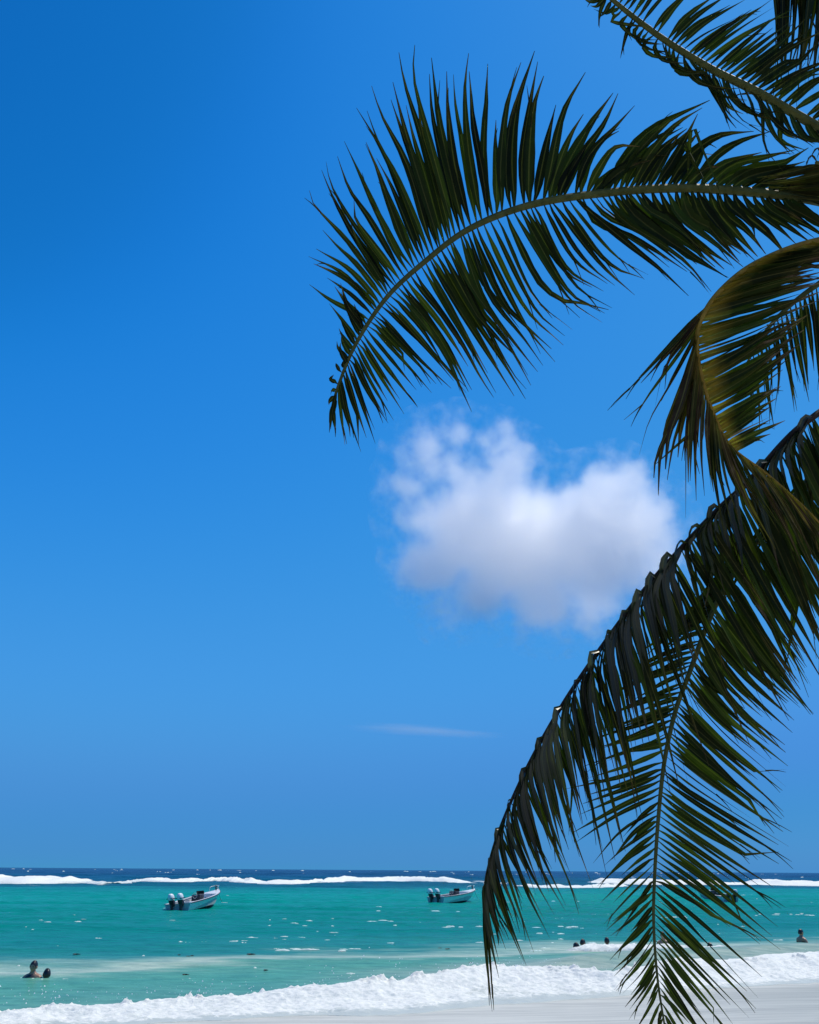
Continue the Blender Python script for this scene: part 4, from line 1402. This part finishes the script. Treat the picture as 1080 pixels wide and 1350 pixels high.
    rightD = [
        [(1140, 545, 0.0430), (1180, 620), (1230, 700)], [(1085, 612, 0.0430), (1135, 690), (1190, 780)], [(1040, 662, 0.0430), (1090, 740), (1150, 840)],
        [(1000, 712, 0.0396), (1045, 790), (1092, 885)], [(975, 748, 0.0378), (1020, 830), (1073, 907)], [(955, 778, 0.0378), (1005, 855), (1072, 942)], [(940, 808, 0.0378), (990, 875), (1055, 933)],
        [(928, 840, 0.0361), (978, 905), (1045, 966)], [(918, 866, 0.0361), (968, 930), (1035, 982)], [(910, 886, 0.0361), (960, 946), (1039, 1010)], [(902, 908, 0.0344), (955, 968), (1036, 1037)],
        [(896, 925, 0.0344), (948, 980), (1042, 1052)], [(890, 942, 0.0344), (945, 992), (1033, 1070)], [(884, 965), (940, 1012), (1031, 1080)], [(879, 990), (938, 1035), (1033, 1097)],
        [(876, 1008), (935, 1050), (1040, 1116)], [(873, 1028), (935, 1070), (1044, 1136)], [(870, 1048), (930, 1092), (1032, 1158)], [(868, 1066), (928, 1110), (1020, 1170)],
        [(867, 1084), (930, 1128), (1030, 1198)], [(866, 1100), (930, 1148), (1026, 1222)], [(865, 1117), (930, 1162), (1018, 1234)], [(864, 1134), (930, 1178), (1029, 1252)],
        [(863, 1150), (925, 1195), (1012, 1264)], [(862, 1166), (922, 1214), (1005, 1288)], [(862, 1182), (920, 1232), (1000, 1316)], [(863, 1198), (918, 1250), (997, 1330)],
        [(864, 1214), (915, 1266), (988, 1342)], [(866, 1230), (912, 1282), (977, 1354)], [(867, 1246), (908, 1298), (962, 1362)], [(867, 1264), (905, 1315), (952, 1376)],
        [(868, 1282), (901, 1330), (940, 1386)], [(870, 1300), (898, 1345), (930, 1394)], [(873, 1322), (895, 1360), (920, 1402)], [(876, 1345), (892, 1375), (912, 1410)]]
    leftD = [
        [(1085, 612, 0.0430), (1050, 650), (1030, 720)], [(1030, 675, 0.0430), (990, 720), (960, 790)],
        [(990, 725, 0.0430), (950, 755), (900, 815)], [(937, 813), (890, 832), (850, 866)], [(922, 850), (875, 862), (815, 892)], [(913, 872), (860, 888), (805, 915)],
        [(903, 905), (850, 922), (783, 954)], [(890, 940), (840, 957), (778, 975)], [(882, 972), (830, 990), (762, 1013)],
        [(876, 1003), (820, 1024), (747, 1040)], [(872, 1038), (820, 1062), (755, 1098)], [(869, 1066), (820, 1094), (782, 1138)],
        [(867, 1088), (825, 1116), (797, 1141)], [(865, 1108), (828, 1132), (788, 1168)], [(864, 1128), (825, 1158), (792, 1190)],
        [(863, 1148), (830, 1180), (795, 1220)], [(862, 1166), (834, 1194), (798, 1228)], [(862, 1184), (835, 1210), (805, 1234)],
        [(862, 1202), (835, 1232), (804, 1266)], [(862, 1218), (838, 1252), (807, 1280)], [(863, 1234), (840, 1268), (810, 1305)],
        [(865, 1252), (845, 1283), (821, 1310)], [(866, 1268), (848, 1298), (824, 1328)], [(867, 1284), (850, 1312), (829, 1345)],
        [(869, 1302), (855, 1330), (836, 1362)], [(871, 1320), (860, 1345), (846, 1380)], [(875, 1340), (866, 1362), (857, 1392)]]
    build_frond(rD, [dict(keys=rightD, gap=(5, 13), slope=-.06, sj=.06, jit=6, shrink=(.55, 1.0), width=.032, tj=.5, tone_shift=.30),
                     dict(keys=leftD, gap=(7, 14), slope=.08, sj=.06, jit=6, shrink=(.5, 1.0), width=.029, tj=.45, tone_shift=.12)],
                r0=.017, r1=.003, dry=-.02, seed=15, tipdry=.45)
    # ---- C: the frond along the left edge of the mass, its leaflets hanging like a curtain
    rC = [(1290, 345, 4.6), (1210, 435, 4.45), (1130, 508, 4.3), (1050, 567, 4.15), (990, 632, 4.05), (948, 671, 3.98), (905, 716, 3.9), (850, 778, 3.82), (790, 858, 3.72), (740, 932, 3.65), (695, 1012, 3.57), (660, 1090, 3.5), (643, 1145, 3.46), (637, 1182, 3.44)]
    rightC = [
        [(1130, 508, 0.0430), (1180, 600), (1240, 720)], [(1080, 546, 0.0430), (1120, 640), (1170, 770)], [(1030, 590, 0.0430), (1080, 690), (1135, 830)], [(990, 632, 0.0430), (1040, 740), (1092, 870)],
        [(948, 671, 0.0396), (1005, 790), (1070, 905)], [(925, 695, 0.0378), (985, 810), (1058, 925)], [(905, 716, 0.0361), (968, 820), (1040, 950)], [(880, 745), (930, 850), (990, 985)],
        [(850, 778), (893, 890), (935, 1010)], [(820, 815), (855, 920), (885, 1050)], [(790, 858), (822, 960), (848, 1085)],
        [(765, 895), (795, 1000), (824, 1120)], [(740, 932), (772, 1030), (800, 1155)], [(715, 975), (745, 1070), (782, 1171)],
        [(695, 1012), (725, 1100), (765, 1198)], [(678, 1048), (706, 1130), (746, 1202)], [(664, 1080), (690, 1165), (725, 1237)],
        [(655, 1105), (678, 1180), (704, 1256)], [(648, 1125), (667, 1200), (694, 1273)], [(643, 1150), (655, 1200), (676, 1231)],
        [(640, 1165), (652, 1208), (667, 1252)], [(639, 1172), (650, 1212), (661, 1245)], [(638, 1176), (645, 1250), (651, 1328)], [(637, 1181), (642, 1265), (649, 1334)]]
    leftC = [
        [(1070, 552), (1059, 551), (1055, 584), (1080, 700)], [(1010, 610), (999, 612), (1002, 654), (1030, 760)],
        [(985, 637), (973, 634), (972, 674), (1000, 790)], [(948, 671), (937, 668), (936, 709), (965, 820)], [(925, 695), (912, 693), (910, 729), (945, 850)], [(905, 716), (894, 714), (891, 754), (925, 880)], [(888, 735), (876, 734), (876, 784), (905, 910)],
        [(866, 760), (856, 760), (858, 804), (885, 925)], [(848, 780), (839, 782), (840, 829), (868, 960)], [(828, 806), (819, 809), (822, 854), (850, 990)], [(808, 832), (799, 835), (803, 884), (828, 1020)],
        [(788, 860), (779, 864), (784, 914), (806, 1046)], [(765, 895), (756, 900), (760, 949), (783, 1075)], [(740, 932), (732, 938), (736, 994), (760, 1112)], [(716, 972), (708, 979), (713, 1034), (740, 1140)],
        [(695, 1012), (687, 1020), (693, 1074), (722, 1168)], [(676, 1052), (669, 1060), (674, 1114), (702, 1190)], [(660, 1090), (654, 1098), (660, 1149), (688, 1222)], [(648, 1128), (643, 1136), (648, 1179), (668, 1240)], [(640, 1165), (637, 1174), (642, 1219), (658, 1290)]]
    build_frond(rC, [dict(keys=rightC, gap=(4.5, 12), slope=-.22, sj=.06, jit=7, shrink=(.5, 1.0), width=.028, kink=.08, tj=.6, tone_shift=.18, dryvar=.14),
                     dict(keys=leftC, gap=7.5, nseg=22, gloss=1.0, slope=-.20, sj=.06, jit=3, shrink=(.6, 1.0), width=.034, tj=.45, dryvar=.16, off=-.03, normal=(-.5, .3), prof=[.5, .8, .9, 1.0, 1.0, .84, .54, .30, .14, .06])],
                r0=.018, r1=.003, stem=STEM_BROWN, dry=.03, seed=18, tipdry=.75)
    # ---- B: the yellow-stemmed frond that curls in front
    rB = [(1290, 345, 4.6), (1190, 305, 4.25), (1080, 316, 3.9), (1000, 345, 3.72), (952, 381, 3.62), (926, 418, 3.57), (919, 455, 3.54), (927, 505, 3.53), (944, 553, 3.54), (965, 590, 3.57), (1010, 624, 3.62), (1060, 668, 3.68), (1095, 705, 3.73)]
    rgtB = [
        [(1150, 306), (1180, 330), (1230, 345)], [(1080, 316), (1110, 330), (1160, 335)], [(1040, 330), (1080, 333), (1140, 332)], [(1000, 345), (1050, 343), (1110, 335)], [(975, 362), (1030, 352), (1095, 340)],
        [(952, 381), (1010, 364), (1090, 348)], [(938, 400), (1000, 380), (1085, 358)], [(926, 418), (990, 398), (1085, 372)], [(921, 440), (988, 418), (1080, 385)],
        [(920, 462), (985, 440), (1070, 402)], [(924, 485), (985, 460), (1065, 415)], [(929, 510), (990, 480), (1060, 435)], [(937, 535), (990, 505), (1048, 460)],
        [(944, 553), (985, 530), (1032, 500)], [(951, 568), (985, 548), (1024, 525)], [(960, 583), (988, 568), (1018, 552)], [(968, 593), (992, 580), (1016, 572)]]
    lftB = [
        [(938, 400), (888, 450), (842, 498)], [(930, 410, .02), (880, 462), (806, 537)],
        [(921, 440, .05), (898, 520), (872, 590), (868, 652)], [(919, 448, .05), (893, 540), (866, 600), (862, 630)],
        [(919, 462), (905, 555), (904, 683)], [(920, 475), (912, 560), (910, 634)], [(924, 490), (916, 575), (918, 660)],
        [(927, 505), (924, 590), (929, 654)], [(931, 517), (932, 590), (938, 646)], [(938, 537), (941, 620), (956, 709)],
        [(944, 553), (956, 630), (978, 693)], [(951, 568), (972, 640), (1011, 713)], [(958, 580), (985, 655), (1023, 724)], [(965, 590), (1000, 655), (1037, 705)],
        [(985, 605), (1020, 665), (1064, 750)], [(1010, 624), (1052, 690), (1090, 775)], [(1035, 645), (1075, 695), (1120, 760)], [(1060, 668), (1095, 715), (1135, 770)]]
    build_frond(rB, [dict(keys=rgtB, gap=5, slope=.16, sj=.07, jit=6, shrink=(.75, 1.06), width=.036, dry=.06, basegold=.55, midgold=.0, tipdry=.95, dryvar=.14, tj=.6, kink=.2, tone_shift=.25, prof=[.7, .78, .85, .95, 1.0, .84, .56, .34, .18, .08]),
                     dict(keys=lftB, gap=5.5, slope=-.22, sj=.12, jit=7, shrink=(.6, 1.0), width=.026, dry=.38, dryvar=.45, gold=.03, basegold=.22, tipdry=.4, tj=.7, kink=.3, prof=[.5, .6, .7, .9, 1.0, .84, .56, .34, .18, .08])],
                r0=.014, r1=.003, stem=STEM_YELLOW, dry=.0, seed=21)


build_palm()


# ================================================================== CLOUDS
def cloud(name, label, blobs, depth, dens, noise_scale, warp, step, lo=.18, hi=.62, grow=1.28, flat=1.0, nz=.9, det=6, aniso=.25):
    """blobs: (px, py, radius px, weight, depth offset in radii) -> a puffy hull filled with cloud"""
    c0 = at(sum(b[0] for b in blobs) / len(blobs), sum(b[1] for b in blobs) / len(blobs), depth)
    k = depth / F_PX
    bm = bmesh.new()
    data = []
    for b in blobs:
        px, py, r, w = b[:4]; dz = b[4] if len(b) > 4 else 0
        c = at(px, py, depth + dz * r * k) - c0
        data.append((c, r * k, w))
        mt = Matrix.Translation(c) @ Matrix.Diagonal((*(Vector((1, flat, 1)) * r * k * grow), 1))
        bmesh.ops.create_icosphere(bm, subdivisions=3, radius=1, matrix=mt)
    me = bpy.data.meshes.new(name); bm.to_mesh(me); bm.free()
    tmp = bpy.data.objects.new('tmp', me); COL.objects.link(tmp)
    rm = tmp.modifiers.new('r', 'REMESH'); rm.mode = 'VOXEL'; rm.voxel_size = min(d[1] for d in data) * .22
    dg = bpy.context.evaluated_depsgraph_get()
    m2 = bpy.data.meshes.new_from_object(tmp.evaluated_get(dg)); bpy.data.objects.remove(tmp)
    m2.name = name
    m = Mat(name + ' vapour')
    m.t.nodes.remove(m.bsdf)
    tc = m.n('TexCoord')
    nzn = m.t.nodes.new('ShaderNodeTexNoise'); nzn.inputs['Scale'].default_value = noise_scale; nzn.inputs['Detail'].default_value = det; nzn.inputs['Roughness'].default_value = .58
    m.put(nzn.inputs['Vector'], tc.outputs['Object'])
    sub = m.n('VectorMath', operation='SUBTRACT'); m.put(sub.inputs[0], nzn.outputs['Color']); sub.inputs[1].default_value = (.5, .5, .5)
    sc = m.n('VectorMath', operation='SCALE'); m.put(sc.inputs[0], sub.outputs[0]); sc.inputs['Scale'].default_value = warp
    ad = m.n('VectorMath', operation='ADD'); m.put(ad.inputs[0], tc.outputs['Object']); m.put(ad.inputs[1], sc.outputs[0])
    total = None
    for c, r, w in data:
        dv = m.n('VectorMath', operation='DISTANCE'); m.put(dv.inputs[0], ad.outputs[0]); dv.inputs[1].default_value = tuple(c)
        e = m.math('MULTIPLY', m.math('SUBTRACT', 1.0, m.math('DIVIDE', dv.outputs['Value'], r), clamp=True), w)
        total = e if total is None else m.math('SMOOTH_MAX', total, e, .12)
    fine = m.noise(tc.outputs['Object'], noise_scale * 2.7, det, .6)
    v = m.math('ADD', total, m.math('MULTIPLY', m.math('SUBTRACT', fine, .5), nz * .5))
    mr = m.n('MapRange'); mr.interpolation_type = 'SMOOTHSTEP'
    m.put(mr.inputs['Value'], v); mr.inputs['From Min'].default_value = lo; mr.inputs['From Max'].default_value = hi
    inside = m.math('GREATER_THAN', total, .03)
    den = m.math('MULTIPLY', m.math('MULTIPLY', mr.outputs[0], inside), dens)
    vol = m.n('VolumePrincipled')
    vol.inputs['Color'].default_value = (1, 1, 1, 1)
    vol.inputs['Anisotropy'].default_value = aniso
    m.put(vol.inputs['Density'], den)
    m.put(m.out.inputs['Volume'], vol.outputs[0])
    m.m.cycles.volume_step_rate = step
    o = link(name, m2, m.m)
    o.location = c0
    tag(o, label, 'cloud')
    return o


CLOUD = [(690, 715, 105, 1.0, 0), (620, 700, 88, 1.0, .1), (780, 715, 100, 1.0, -.1), (570, 745, 62, .9, 0), (835, 690, 68, .95, .1), (808, 650, 58, .95, 0), (830, 640, 45, .8, .2),
         (720, 790, 66, .7, 0), (780, 790, 62, .6, .2), (640, 770, 66, .7, -.2), (668, 615, 50, .62, 0), (660, 655, 62, .85, .2), (610, 645, 55, .62, 0), (565, 590, 48, .52, 0), (600, 575, 42, .5, .1), (655, 580, 40, .5, 0), (540, 640, 46, .45, 0), (860, 735, 60, .7, 0), (575, 620, 60, .38, 0), (600, 610, 50, .42, .2), (545, 600, 40, .36, 0), (560, 680, 60, .5, .1), (690, 600, 36, .45, 0), (850, 690, 60, .7, 0), (590, 800, 46, .4, 0)]
cloud('cloud', 'white fluffy cumulus cloud high above the boats', CLOUD, 1400, .034, .012, 85, .24, lo=.08, hi=.52, nz=1.5, aniso=.8)
streak = cloud('cloud', 'thin pale streak of cloud low over the sea', [(562, 963, 13, 1.0, 0)], 2600, .0060, .03, 34, .3, lo=.05, hi=.9, nz=1.3, det=5)
streak.scale = (9.5, 1.5, .66)                       # a long wisp, drawn out by the wind
streak.rotation_euler = (0, R(3.2), 0)
